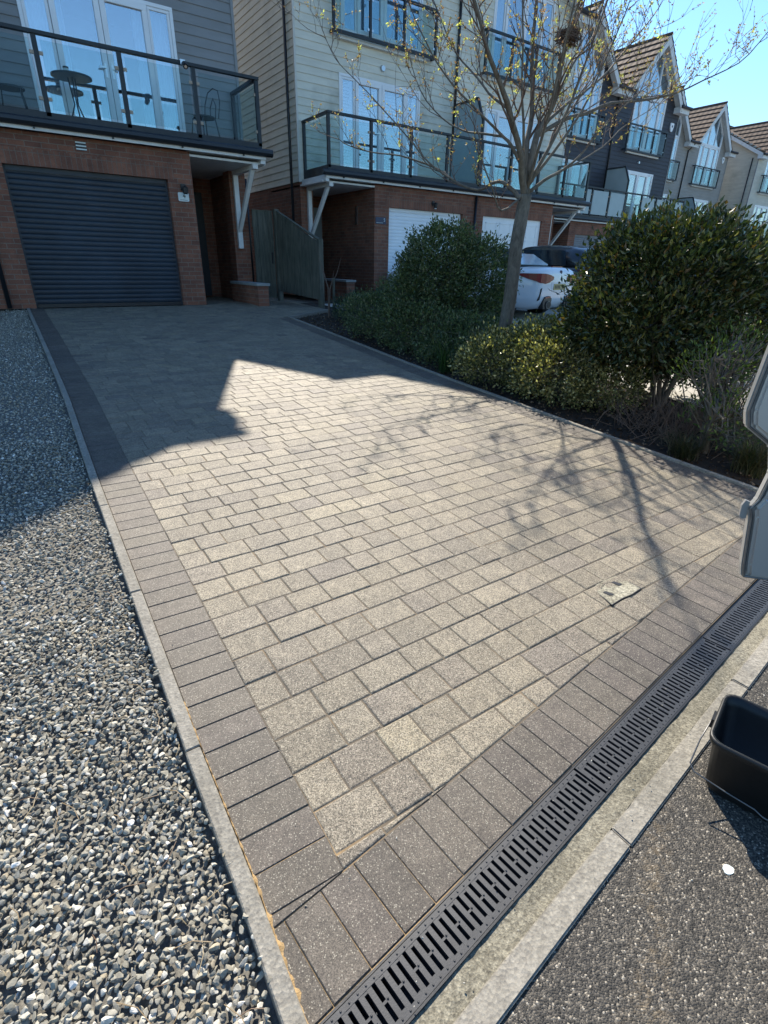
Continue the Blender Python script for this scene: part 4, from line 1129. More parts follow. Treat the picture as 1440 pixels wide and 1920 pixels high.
# ------------------------------------------------------------------ vehicles
def loft(b, rings, cap=True):
    n = len(rings[0]); vs = [p for r in rings for p in r]
    fs = [(k*n+i, k*n+(i+1) % n, (k+1)*n+(i+1) % n, (k+1)*n+i) for k in range(len(rings)-1) for i in range(n)]
    if cap: fs += [tuple(range(n-1, -1, -1)), tuple((len(rings)-1)*n+i for i in range(n))]
    b.add(vs, fs)
def car(X0, Y0, gz, label, paint, body, cab, glass, convertible, yaw=0.0):
    root = empty('parked_car', (X0, Y0+2, gz), label, 'car', 'cars parked on the neighbouring drives')
    cy_, sy__ = math.cos(yaw), math.sin(yaw)
    T = lambda x, y, z: (X0+x*cy_-y*sy__, Y0+x*sy__+y*cy_, gz+z+.055*y*.6)
    b = MB(); rings = []
    for (y, zb, zl, zt, hw) in body:
        half = [(0, zb), (hw*.80, zb), (hw*.95, zb+.06), (hw*1.0, zb+(zl-zb)*.35), (hw*.985, zb+(zl-zb)*.62), (hw*1.0, zl-.07), (hw*.95, zl), (hw*.6, zt-.015), (hw*.25, zt)]
        ring = half+[(0, zt)]+[(-x, z) for x, z in half[:0:-1]]
        rings.append([T(x, y, z) for x, z in ring])
    loft(b, rings); bd = b.build('body', M[paint], root, smooth=True)
    me = bd.data
    b = MB(); rings = []
    for (y, zb, zt, hb, ht) in cab:
        rings.append([T(x, y, z) for x, z in ((-hb, zb), (-(hb*.55+ht*.45), zb+(zt-zb)*.55), (-ht, zt-.03), (-ht*.7, zt), (0, zt+.01), (ht*.7, zt), (ht, zt-.03), ((hb*.55+ht*.45), zb+(zt-zb)*.55), (hb, zb))])
    loft(b, rings); b.build('roof', M['soft_top' if convertible else paint], root, smooth=True)
    for pts, off in glass:
        b = MB(); b.prism([T(*p) for p in pts], off, (0, 0, 0)); b.build('window', M['car_glass'], root)
    for sx in (-1, 1):
        hw = body[4][4]
        for yy in (.86, body[-1][0]-.86):
            b = MB(); x0 = sx*(hw-.20); x1 = sx*(hw+.006)
            b.tube([T(x0, yy, .33), T(x1-sx*.01, yy, .33), T(x1, yy, .33)], [.325, .325, .29], 28); wl = b.build('wheel', M['rubber'], root)
            b = MB(); b.tube([T(x1+sx*.001, yy, .33), T(x1+sx*.008, yy, .33)], [.235, .22], 24); b.build('rim', M['black_plastic'], wl)
            for k in range(5):
                a = R(72*k+18); b = MB(); c = T(x1+sx*.014, yy, .33)
                b.bar(c, (c[0]-.22*math.cos(a)*sy__, c[1]+.22*math.cos(a)*cy_, c[2]+.22*math.sin(a)), .05, .012, (1, 0, 0)); b.build('spoke', M['steel'], wl)
    return root, T
wc_body = [(0, .44, .84, .90, .73), (.02, .35, .91, .985, .80), (.09, .27, .94, 1.025, .845), (.28, .21, .955, 1.03, .87), (.8, .20, .96, 1.01, .87), (1.6, .20, .95, .99, .875), (2.8, .20, .92, .96, .87), (3.4, .2, .87, .92, .865), (4.0, .22, .77, .81, .82), (4.35, .26, .64, .68, .70), (4.45, .36, .54, .58, .5)]
wc_cab = [(.62, .98, 1.0, .70, .62), (.95, .97, 1.20, .76, .58), (1.35, .96, 1.335, .79, .58), (1.9, .95, 1.375, .80, .58), (2.4, .94, 1.33, .80, .57), (2.75, .93, 1.18, .79, .60), (3.15, .92, .95, .76, .66)]
glass_w = [([(-.62, .66, 1.04), (.62, .66, 1.04), (.53, 1.0, 1.235), (-.53, 1.0, 1.235)], (0, -.012, .02)),
           ([(-.80, 1.15, 1.02), (-.80, 2.75, 1.00), (-.64, 2.35, 1.27), (-.635, 1.45, 1.28)], (-.03, 0, 0))]
wc, Tc = car(9.88, 7.85, G(9, 7.85)-.03, 'white convertible with black soft top parked nose towards the garages behind the tree', 'white_car', wc_body, wc_cab, glass_w, True, R(12))
for sx in (-1, 1):
    b = MB()
    prof = [(.30, -.012, .80, .85), (.46, -.016, .745, .885), (.62, -.014, .72, .905), (.80, .008, .735, .91), (.86, .07, .765, .905), (.885, .24, .80, .90), (.892, .50, .865, .89)]
    vs = [Tc(sx*x, y, z) for x, y, z0, z1 in prof for z in (z0, z1)]; vs += [Tc(sx*(x-.02), y+.05, z) for x, y, z0, z1 in prof for z in (z0, z1)]; n = len(prof)
    b.add(vs, [(2*i, 2*i+2, 2*i+3, 2*i+1) for i in range(n-1)]+[(2*n+2*i, 2*n+2*i+1, 2*n+2*i+3, 2*n+2*i+2) for i in range(n-1)]+[(2*i+1, 2*i+3, 2*n+2*i+3, 2*n+2*i+1) for i in range(n-1)]+[(2*i, 2*n+2*i, 2*n+2*i+2, 2*i+2) for i in range(n-1)]+[(0, 1, 2*n+1, 2*n)])
    b.build('tail_light', M['red_lamp'], wc)
    b = MB(); b.prism([Tc(sx*x, -.004, z) for x, z in ((.30, .24), (.62, .24), (.66, .36), (.60, .47), (.42, .49), (.30, .44))], (0, -.02, 0), (0, .1, 0)); b.build('diffuser', M['black_plastic'], wc)
    b = MB(); b.prism([Tc(sx*x, -.026, z) for x, z in ((.36, .455), (.60, .445), (.59, .475), (.38, .485))], (0, -.008, 0), (0, .0, 0)); b.build('reflector', M['red_lamp'], wc)
    b = MB(); c = Tc(sx*.46, -.03, .32); b.tube([c, (c[0], c[1]-.03, c[2])], [.075, .08], 16); b.build('exhaust_tip', M['wire'], wc)
    b = MB(); b.tube([(c[0], c[1]-.031, c[2]), (c[0], c[1]-.034, c[2])], .062, 16); b.build('exhaust_bore', M['black_plastic'], wc)
    b = MB(); b.prism([Tc(sx*x, y, z) for x, y, z in ((.79, .055, .40), (.765, .03, .62), (.74, .012, .64), (.765, .03, .42))], (sx*.0, -.03, 0), (0, .03, 0)); b.build('bumper_vent', M['black_plastic'], wc)
b = MB(); b.prism([Tc(x, -.004, z) for x, z in ((-.26, .60), (.26, .60), (.26, .715), (-.26, .715))], (0, -.012, 0), (0, .02, 0)); pl = b.build('registration_plate', M['number_plate'], wc)
b = MB(); b.prism([Tc(x, -.003, z) for x, z in ((-.30, .57), (.30, .57), (.36, .75), (-.36, .75))], (0, -.004, 0), (0, .02, 0)); b.build('plate_recess', M['white_car'], wc)
b = MB()
for k in range(7):
    if k == 4: continue
    x = -.21+k*.062; b = MB(); b.prism([Tc(x+dx, -.0165, z) for dx, z in ((0, .625), (.036, .625), (.036, .69), (0, .69))], (0, -.002, 0), (0, 0, 0)); b.build('character', M['black_plastic'], pl)
b = MB(); c = Tc(0, .02, .93); b.tube([(c[0], c[1]-.02, c[2]), (c[0], c[1]+.03, c[2]+.01)], .042, 16); b.build('badge', M['navy'], wc)
b = MB(); b.prism([Tc(x, y, 1.032) for x, y in ((-.22, .10), (.22, .10), (.22, .13), (-.22, .13))], (0, 0, -.01), (0, 0, .012)); b.build('brake_light', M['red_lamp'], wc)
b = MB(); b.tube([Tc(-.71, .018, .74), Tc(-.40, -.004, .60), Tc(0, -.008, .53), Tc(.40, -.004, .60), Tc(.71, .018, .74)], .004, 5); b.build('panel_gap', M['black_plastic'], wc)

bc_body = [(0, .42, .90, .98, .66), (.03, .33, .95, 1.0, .76), (.12, .25, .97, 1.0, .80), (.4, .2, .98, 1.0, .82), (1.6, .2, .95, .99, .825), (2.5, .2, .92, .96, .82), (3.0, .22, .82, .9, .78), (3.45, .26, .68, .74, .68), (3.55, .36, .55, .6, .5)]
bc_cab = [(.05, .95, 1.02, .70, .60), (.22, .96, 1.36, .74, .56), (.5, .96, 1.43, .77, .57), (1.3, .95, 1.45, .78, .58), (1.9, .94, 1.41, .78, .58), (2.3, .93, 1.25, .76, .6), (2.75, .92, .96, .74, .66)]
glass_b = [([(-.60, .07, 1.06), (.60, .07, 1.06), (.50, .20, 1.31), (-.50, .20, 1.31)], (0, -.02, .01)), ([(-.80, .4, 1.02), (-.80, 2.3, 1.0), (-.63, 1.95, 1.33), (-.62, .6, 1.34)], (-.02, 0, 0))]
M['car_glass_dark'] = simple('car_glass_dark', (.02, .025, .03), .06, .1, 3, 0)
_cg = M['car_glass']; M['car_glass'] = M['car_glass_dark']
bc, Tb = car(12.25, 8.6, G(12, 8.6)-.03, 'black hatchback parked beyond the white convertible', 'black_car', bc_body, bc_cab, glass_b, False)
M['car_glass'] = _cg
for sx in (-1, 1):
    b = MB(); b.prism([Tb(sx*x, y, z) for x, y, z in ((.55, -.008, .80), (.75, .03, .80), (.76, .06, .95), (.60, .0, .95))], (0, -.015, 0), (0, .02, 0)); b.build('tail_light', M['red_lamp'], bc)
b = MB(); b.prism([Tb(x, -.004, z) for x, z in ((-.26, .60), (.26, .60), (.26, .71), (-.26, .71))], (0, -.012, 0), (0, .02, 0)); b.build('registration_plate', M['number_plate'], bc)

# van on the road at the right: only the edge of its open rear door reaches into the photo
dv = Vector((.655, -.756, 0)); dn = Vector((.756, .655, 0)); D0 = Vector((2.02, .61, 0))
def dp(a, z, o=0): v = D0+dv*a+dn*o; return (v.x, v.y, z)
vroot = empty('van', (4.2, -1.2, -1.42), 'silver van at the right edge with its rear door swung open over the drain', 'van')
outl = [(.0, -1.0), (-.012, -.955), (-.040, -.77), (-.052, -.735), (-.034, -.70), (-.022, -.60), (-.045, -.515), (-.136, -.452), (-.150, -.40), (-.138, -.20), (-.12, .25), (-.05, .78), (.02, .86), (.80, .88), (.84, .80), (.84, -.96), (.80, -1.0)]
b = MB(); b.prism([dp(a, z) for a, z in outl], tuple(dn*-.02), tuple(dn*.015)); dr_ = b.build('rear_door', M['silver_van'], vroot, bevel=.006)
ca_x = .36; 
def shrink(k, dz): return [(a+(ca_x-a)*k, z+(-.05-z)*dz) for a, z in outl]
b = MB(); b.prism([dp(a, z) for a, z in shrink(.030, .018)], tuple(dn*-.042), tuple(dn*-.0205)); b.build('inner_panel', M['silver_van'], dr_, bevel=.010)
b = MB(); s_ = shrink(.014, .009); b.tube([dp(a, z, -.022) for a, z in s_+[s_[0]]], .0045, 6, cap=False); b.build('door_seal', M['wire'], dr_)
b = MB(); p = [(.10, -.86), (.07, -.50), (.02, -.36), (.03, -.1), (.62, -.1), (.70, -.86)]; b.tube([dp(a, z, -.042) for a, z in p+[p[0]]], .006, 6, cap=False); b.build('pressed_rib', M['silver_van'], dr_)
b = MB(); b.prism([dp(a, z) for a, z in ((.05, .05), (.08, .66), (.70, .68), (.72, .05))], tuple(dn*-.050), tuple(dn*-.043)); b.build('door_window', M['car_glass_dark'], dr_)
b = MB(); b.prism([dp(a, z) for a, z in ((-.058, -.775), (-.068, -.765), (-.071, -.725), (-.064, -.705), (-.050, -.71), (-.046, -.77))], tuple(dn*-.012), tuple(dn*.0)); b.build('latch', M['grey_trim'], dr_)
H = D0+dv*.86
b = MB(); prof = [(-1.85, -1.05), (-1.95, -.3), (-1.88, .55), (-1.70, .98), (-.50, .98), (-.30, .55), (-.18, -.3), (-.22, -1.05)]
loft(b, [[(x, y*1.0-.0, z) for y, z in prof] for x in (2.66, 5.6)]+[[(6.1, y, min(z, .55)) for y, z in prof], [(7.0, y*.98-.02, min(z, -.2)) for y, z in prof], [(7.25, y*.92-.08, min(z, -.5)) for y, z in prof]])
b.build('van_body', M['silver_van'], vroot, bevel=.02)
for xx in (3.5, 6.3):
    for yy in (-.36, -1.76):
        b = MB(); b.tube([(xx, yy-.11, -1.09), (xx, yy+.165, -1.09)], .335, 24); wl = b.build('wheel', M['rubber'], vroot)
        b = MB(); b.tube([(xx, yy+.166, -1.09), (xx, yy+.172, -1.09)], .20, 18); b.build('rim', M['steel'], wl)

# ------------------------------------------------------------------ bucket
A = Vector((1.393, .355, 0)); e1 = Vector((.968, .250, 0)); e2 = Vector((.236, -.972, 0))
def bk_ring(z, ins, r=.035, n=5, wx=.246, wy=.385):
    out = []
    for cx, cy, a0 in ((wx-ins-r, wy-ins-r, 0), (ins+r, wy-ins-r, 90), (ins+r, ins+r, 180), (wx-ins-r, ins+r, 270)):
        for k in range(n): a = R(a0+90*k/(n-1)); p = A+e1*(cx+r*math.cos(a))+e2*(cy+r*math.sin(a)); out.append((p.x, p.y, z))
    return out
BZ = -1.4105; root = empty('bucket', tuple(A+e1*.12+e2*.19)[:2]+(BZ,), 'black rectangular plastic bucket with wire handle standing on the asphalt', 'bucket')
b = MB(); rr = [bk_ring(BZ+.002, .034), bk_ring(BZ+.015, .026), bk_ring(BZ+.178, .008), bk_ring(BZ+.188, -.001, .04), bk_ring(BZ+.203, -.005, .04), bk_ring(BZ+.211, -.003, .038), bk_ring(BZ+.211, .004, .036), bk_ring(BZ+.178, .012, .032), bk_ring(BZ+.02, .036, .03)]
loft(b, rr); b.build('tub', M['bucket_plastic'] if 'bucket_plastic' in M else simple('bucket_plastic', (.005, .0055, .006), .5, .3, 15, .1, 60), root, smooth=True)
p = lambda u, v, z: tuple(A+e1*u+e2*v)[:2]+(BZ+z,)
b = MB(); b.tube([p(.117, -.010, .188), p(.062, -.020, .142), p(-.010, -.022, .104), p(-.022, -.006, .092), p(-.022, .077, .080), p(-.023, .150, .075), p(-.025, .172, .066), p(-.025, .215, .064), p(-.024, .30, .075), p(-.020, .392, .098), p(.0, .405, .108), p(.06, .405, .145), p(.117, .396, .188)], .0022, 6); b.build('wire_handle', M['wire'], root, smooth=True)
for v in (-.012, .385):
    b = MB(); b.prism([p(.095, v, .172), p(.14, v, .172), p(.14, v, .203), p(.095, v, .203)], tuple(e2*0), tuple(e2*.012)); b.build('handle_lug', M['black_plastic'], root)

# pale splash on the asphalt
b = MB(); pts = []
for k in range(14): a = R(k*360/14); r = .013+.006*random.random(); pts.append((1.242+r*math.cos(a)*.9, .176+r*math.sin(a)*.75, 0))
b.prism(pts, (0, 0, -1.4115), (0, 0, -1.409)); b.build('splash', M['white_sign'], origin=(1.242, .176, -1.411), label='small white paint splash on the dark asphalt below the bucket', cat='splash')

# loose chippings on the drain and kerb, dry stalks in the gravel
pts = []
for i in range(46):
    x = RNG.uniform(.15, 2.9); t = RNG.random(); y = YU(x)-.01-.20*t; pts.append((x, y, -1.394 if t > .5 else -1.392))
for i in range(60):
    x = RNG.uniform(-.2, 2.6); y = YO(x)-RNG.uniform(.0, .35)**1.2; pts.append((x, y, -1.409))
for i in range(36):
    y = RNG.uniform(.6, 4); x = kx(y)+.05+abs(RNG.normal(0, .25)); pts.append((x, y, G(x, y)+.003))
stones('loose_chippings', pts, .002, .0052, M['stone'], [((.45, .43, .38), .5), ((.22, .2, .17), .5)], 'stray small chippings on the drain, kerb and paving', kind='stuff', cat='chippings', origin=(1, .4, -1.4))
b = MB()
for i in range(110):
    y = .45+random.random()**1.6*4; x = kx(y)-.01-abs(random.gauss(0, .2)); z = G(x, y)+.004; a = random.uniform(0, 3.14); l = random.uniform(.015, .05)
    if x < -.6: continue
    b.cur = random.choice(((.28, .2, .11), (.16, .10, .06), (.36, .28, .16)))
    b.tube([(x-l*math.cos(a), y-l*math.sin(a), z), (x, y, z+random.uniform(0, .006)), (x+l*math.cos(a+.4), y+l*math.sin(a+.4), z-.002)], .0011, 4, cap=False)
b.build('dry_stalk_litter', M['matt_leaf'], origin=(0, 2, -1.35), recalc=False, kind='stuff', label='dry straw bits and stalks lying on the grey gravel', cat='litter')

# ------------------------------------------------------------------ planting bed
b = MB(); ys = [.90, 2, 3, 4, 5, 6, 7, 8, 9.0, 9.28]
for a, c in zip(ys, ys[1:]): b.quad((RX(a)+.03, a, G(0, a)-.045), (5.97, a, G(0, a)-.045), (5.97, c, G(0, c)-.045), (RX(c)+.03, c, G(0, c)-.045))
b.add([(4.36, 9.28, G(0, 9.28)-.045), (5.97, 9.28, G(0, 9.28)-.045), (5.97, 11.6, -.80), (5.6, 11.6, -.80), (5.58, 10.05, G(0, 10.05)-.045)], [(0, 1, 2, 3, 4)])
b.add([(5.58, 11.6, -.8), (8.1, 11.6, -.8), (8.1, 12.2, -.8), (5.5, 12.2, -.8)], [(0, 1, 2, 3)])
b.build('planting_bed', M['soil'], kind='structure', recalc=False)
pts = []
for i in range(7000):
    y = RNG.uniform(.95, 10.2); x = RNG.uniform(4.08, 5.97)
    if x > RX(y)+.06: pts.append((x, y, G(x, y)-.035+RNG.uniform(0, .012)))
MC = [((.05, .032, .02), .5), ((.10, .065, .04), .3), ((.20, .14, .09), .12), ((.30, .22, .15), .08)]
stones('bark_mulch', pts, .008, .026, M['stone'], MC, 'dark bark mulch and dry leaf litter under the shrubs', .35, kind='stuff', cat='mulch', origin=(5, 5, -1.1))

def norm(a): return a/np.maximum(np.linalg.norm(a, axis=1, keepdims=True), 1e-9)
def leaves(P, D, L, W, cols, fold=.25, jit=.3):
    n = len(P); D = norm(D+RNG.normal(0, jit, (n, 3)))
    S = norm(np.cross(D, RNG.normal(size=(n, 3)))); N = np.cross(D, S)
    l = L*RNG.uniform(.6, 1.25, (n, 1)); w2 = W*RNG.uniform(.7, 1.2, (n, 1))/2
    B = P; Tp = P+D*l-N*l*.12; Lf = P+D*l*.45+S*w2+N*w2*fold*2; Rt = P+D*l*.45-S*w2+N*w2*fold*2
    V = np.stack([B, Rt, Tp, Lf], 1).reshape(-1, 3); k = np.arange(n)[:, None]*4
    F = np.concatenate([k+np.array([[0, 1, 2]]), k+np.array([[0, 2, 3]])], 1).reshape(-1, 3)
    ci = RNG.choice(len(cols), n, p=[c[1] for c in cols]); C = np.array([c[0] for c in cols])[ci]*RNG.uniform(.75, 1.3, (n, 1))
    return V, F, np.repeat(C, 2, axis=0)
def shrub(name, cat, label, ells, nclump, per, L, W, cols, mat, stems, rspread=.05, shell=(.72, 1.06), up=.35, group=None, gtop=None, core=.25):
    base = np.mean([e[:2] for e in ells], axis=0); gz = G(base[0], base[1])-.04
    root = empty(name, (float(stems[0][0][0]) if stems else float(base[0]), float(stems[0][0][1]) if stems else float(base[1]), gz), label, cat, group)
    vol = np.array([e[3]*e[4]+e[4]*e[5]+e[3]*e[5] for e in ells]); vol = vol/vol.sum()
    C = []; Nn = []; E_ = np.array([e[:6] for e in ells])
    while len(C) < nclump:
        e = E_[RNG.choice(len(ells), p=vol)]; d = RNG.normal(size=3); d /= np.linalg.norm(d)
        r = RNG.uniform(*shell) if RNG.random() > core else RNG.uniform(.3, .75)
        r *= 1+.10*mnoise.noise(Vector(tuple(d*2.6+e[:3])))*2
        p = e[:3]+d*e[3:6]*r
        if p[2] < G(p[0], p[1])+.02 or p[0] < RX(p[1])-.14*(p[1] < 9): continue
        q = (p-E_[:, :3])/E_[:, 3:6]; 
        if (np.sum(q*q, 1) < .42).any() and RNG.random() > .25: continue
        C.append(p); Nn.append(d/e[3:6])
    C = np.array(C); Nn = norm(np.array(Nn))
    P = np.repeat(C, per, 0)+RNG.normal(0, rspread, (nclump*per, 3)); D = np.repeat(Nn, per, 0)*.8+np.array([0, 0, up])+RNG.normal(0, .35, (nclump*per, 3))
    tl = np.repeat(RNG.uniform(.75, 1.25, (nclump, 1)), per*2, 0)
    V, F, Tn = leaves(P, D, L, W, cols); np_mesh('foliage', V, F, M[mat], root, tint=Tn*tl)
    if stems:
        b = MB()
        for s in stems: b.tube([tuple(q) for q in s], [.028*(1-.75*i/(len(s)-1)) if len(s) > 2 else .01 for i in range(len(s))], 6)
        # thin inner twigs
        for i in range(0, nclump, max(1, nclump//110)):
            s = stems[i % len(stems)]; a = Vector(s[-1] if len(s) < 3 else s[random.randrange(1, len(s))]); c = Vector(C[i]); m_ = a.lerp(c, .5)+Vector((random.uniform(-.05, .05), random.uniform(-.05, .05), -.04))
            b.tube([a, m_, c], [.009, .006, .003], 4)
        b.build('stems', M['bark'], root, kind='stuff')
    return root
def st(x, y, tops, z=None):
    g = G(x, y)-.06 if z is None else z
    return [[(x+random.uniform(-.03, .03), y+random.uniform(-.03, .03), g), (x+(tx-x)*.3, y+(ty-y)*.3, g+(tz-g)*.35), (x+(tx-x)*.7, y+(ty-y)*.7, g+(tz-g)*.75), (tx, ty, tz)] for tx, ty, tz in tops]
DG = [((.028, .044, .015), .40), ((.045, .062, .020), .27), ((.085, .092, .028), .19), ((.15, .14, .035), .09), ((.12, .075, .025), .05)]
shrub('large_evergreen_shrub', 'shrub', 'large rounded glossy dark green shrub with open trunk, right of the bare tree', [(5.62, 3.05, -.20, .98, .92, .66), (5.38, 3.08, .03, .58, .64, .44), (4.98, 3.30, -.52, .46, .46, .32), (5.1, 2.9, -.42, .68, .58, .34), (6.25, 2.75, -.46, .66, .66, .44), (5.78, 3.0, .12, .48, .52, .32), (5.6, 3.15, -.60, .85, .6, .38), (6.1, 2.9, -.8, .5, .5, .25)],
      2500, 15, .062, .032, DG, 'glossy_leaf', st(5.45, 2.86, [(5.0, 2.9, -.5), (5.3, 3.2, -.3), (5.8, 2.9, -.4), (5.5, 3.1, 0), (4.75, 3.4, -.55), (6.2, 2.8, -.4), (5.6, 2.6, -.5)]), .055)
EU = [((.15, .145, .05), .32), ((.28, .25, .09), .24), ((.06, .075, .028), .24), ((.55, .48, .24), .14), ((.12, .09, .035), .06)]
shrub('variegated_shrub', 'shrub', 'low yellow green shrub spilling towards the drive edge in front of the tree', [(4.50, 4.30, -.96, .42, .45, .32), (4.78, 3.95, -.89, .45, .50, .38), (4.62, 3.50, -.98, .46, .42, .30), (4.95, 3.15, -1.06, .42, .36, .22), (5.0, 4.2, -.88, .35, .4, .33)],
      1300, 18, .038, .022, EU, 'semi_leaf', st(4.7, 3.9, [(4.5, 4.2, -.9), (4.8, 4.0, -.7), (4.6, 3.5, -.95), (4.9, 3.3, -1.0)]), .045)
PG = [((.058, .088, .036), .42), ((.090, .122, .048), .3), ((.14, .165, .065), .18), ((.19, .18, .10), .10)]
shrub('tall_evergreen_shrub', 'shrub', 'tall conical dull green shrub in front of the white roller garage door', [(5.35, 6.5, -.45, .72, .68, .65), (5.55, 6.55, .12, .60, .55, .46), (5.30, 6.4, -.1, .55, .5, .45), (6.05, 6.35, -.15, .55, .55, .58), (5.75, 6.2, -.6, .7, .6, .5)],
      1900, 17, .052, .024, PG, 'semi_leaf', st(5.5, 6.5, [(5.3, 6.5, -.3), (5.5, 6.5, .2), (6.0, 6.3, -.1), (5.7, 6.2, -.5)]), .05, up=.2)
shrub('spreading_shrub', 'shrub', 'low spreading grey green shrub along the far part of the bed edge', [(4.85, 6.25, -.78, .52, .70, .34), (4.72, 7.2, -.68, .40, .58, .28), (5.10, 5.55, -.88, .60, .55, .32), (4.75, 5.3, -1.0, .40, .45, .22)],
      1300, 17, .042, .020, PG, 'semi_leaf', st(4.9, 6.2, [(4.8, 6.4, -.7), (4.8, 7.1, -.7), (5.1, 5.6, -.8)]), .045)
BG = [((.020, .038, .026), .5), ((.035, .055, .035), .3), ((.06, .08, .05), .2)]
shrub('small_dark_shrub', 'shrub', 'small dark shrub next to the end post of the wooden fence', [(5.35, 8.75, -.70, .34, .42, .24), (5.55, 8.1, -.66, .38, .45, .26)], 520, 15, .035, .018, BG, 'matt_leaf', st(5.4, 8.5, [(5.3, 8.7, -.65), (5.5, 8.2, -.6)]), .04)
shrub('small_grey_shrub', 'shrub', 'small greyish shrub in front of the brick porch of number 5', [(6.0, 7.9, -.62, .40, .40, .32), (6.3, 8.7, -.55, .4, .4, .35)], 420, 15, .035, .018, PG, 'matt_leaf', st(6.0, 8.0, [(6.0, 7.9, -.5), (6.3, 8.6, -.5)]), .04)
LG = [((.07, .11, .025), .5), ((.14, .18, .05), .25), ((.04, .055, .02), .25)]
shrub('leafy_shrub', 'shrub', 'loose bright green leafy plant beside the van door', [(4.52, 2.0, -.66, .30, .26, .20), (4.95, 2.05, -.58, .30, .30, .22), (4.35, 1.75, -1.0, .18, .3, .2)], 150, 10, .042, .016, LG, 'matt_leaf', st(4.6, 1.95, [(4.45, 2.0, -.6), (4.7, 2.0, -.55), (4.95, 2.05, -.5), (4.3, 1.8, -.95)]), .045, up=.8, core=.1)
HG = [((.06, .075, .02), .4), ((.12, .11, .03), .35), ((.03, .05, .015), .25)]
shrub('hedge_shrub', 'shrub', 'yellowish green shrub behind the large glossy one at the right edge', [(8.3, 3.4, -.50, .9, .8, .55), (9.4, 3.4, -.5, .8, .8, .5)], 900, 13, .06, .032, HG, 'glossy_leaf', st(8.4, 3.4, [(8.2, 3.4, -.2), (8.7, 3.4, -.2)], -1.28), .06)

# strap leaved tufts and dry stalks
def tuft(x, y, n, h, spread, cols, label, wd=.006, droop=.6, name='grass_tuft', cat='grass', zoff=0):
    V = []; F = []; T_ = []
    for i in range(n):
        a = RNG.uniform(0, 6.283); s_ = spread*RNG.uniform(.2, 1); hh = h*RNG.uniform(.55, 1.1); bx_, by_ = x+RNG.normal(0, .04), y+RNG.normal(0, .04); g = G(bx_, by_)-.05
        sd = np.array([-math.sin(a), math.cos(a), 0])*wd; k0 = len(V)
        for j in range(6):
            t = j/5; p = np.array([bx_+math.cos(a)*s_*t**1.6, by_+math.sin(a)*s_*t**1.6, g+hh*(t-droop*.55*t**3)]); w_ = (1-t*.9)
            V += [p-sd*w_, p+sd*w_]
        F += [(k0+2*j, k0+2*j+1, k0+2*j+3, k0+2*j+2) for j in range(5)]
        c = np.array(cols[RNG.integers(len(cols))])*RNG.uniform(.7, 1.3); T_ += [c]*5
    return np_mesh(name, np.array(V), np.array(F), M['matt_leaf'], tint=np.array(T_), origin=(x, y, G(x, y)-.05), label=label, cat=cat, group=None)
tuft(4.45, 1.52, 520, .42, .42, [(.10, .085, .04), (.07, .07, .03), (.14, .11, .06), (.04, .06, .02)], 'brown and green arching sedge tuft at the edge of the bed by the van door', .0035)
tuft(4.30, 1.95, 260, .30, .34, [(.09, .075, .04), (.05, .06, .025)], 'smaller brown sedge tuft left of the big one', .003)
tuft(4.85, 1.75, 300, .42, .40, [(.10, .08, .045), (.05, .055, .02)], 'dull brown sedge tuft at the right edge behind the van door', .0035)
tuft(4.36, 5.0, 60, .42, .22, [(.035, .07, .02), (.05, .09, .03)], 'clump of green strap leaves between the low shrubs at the bed edge', .011, .35, 'iris_clump', 'plant')
tuft(5.2, 2.02, 150, 1.05, .42, [(.16, .12, .085), (.10, .075, .055)], 'tall dry pale stalks fanning up in front of the large glossy shrub', .0022, .12, 'dry_stalks', 'dead plant')
# twiggy undergrowth
b = MB()
for i in range(420):
    x, y = random.gauss(5.0, .35), random.gauss(2.3, .28); z = G(x, y)-.03
    if x < 4.15: continue
    d = Vector((random.gauss(0, .5), random.gauss(0, .5), random.uniform(.2, 1))).normalized(); p0 = Vector((x, y, z)); p1 = p0+d*random.uniform(.1, .25); p2 = p1+(d+Vector((random.gauss(0, .5), random.gauss(0, .5), random.gauss(0, .3)))).normalized()*random.uniform(.05, .2)
    b.tube([p0, p1, p2], [.004, .003, .0015], 4, cap=False)
b.build('bare_undergrowth', M['twig'], origin=(5.0, 2.3, -1.3), recalc=False, kind='stuff', label='bare twiggy undergrowth below the large glossy shrub', cat='undergrowth')

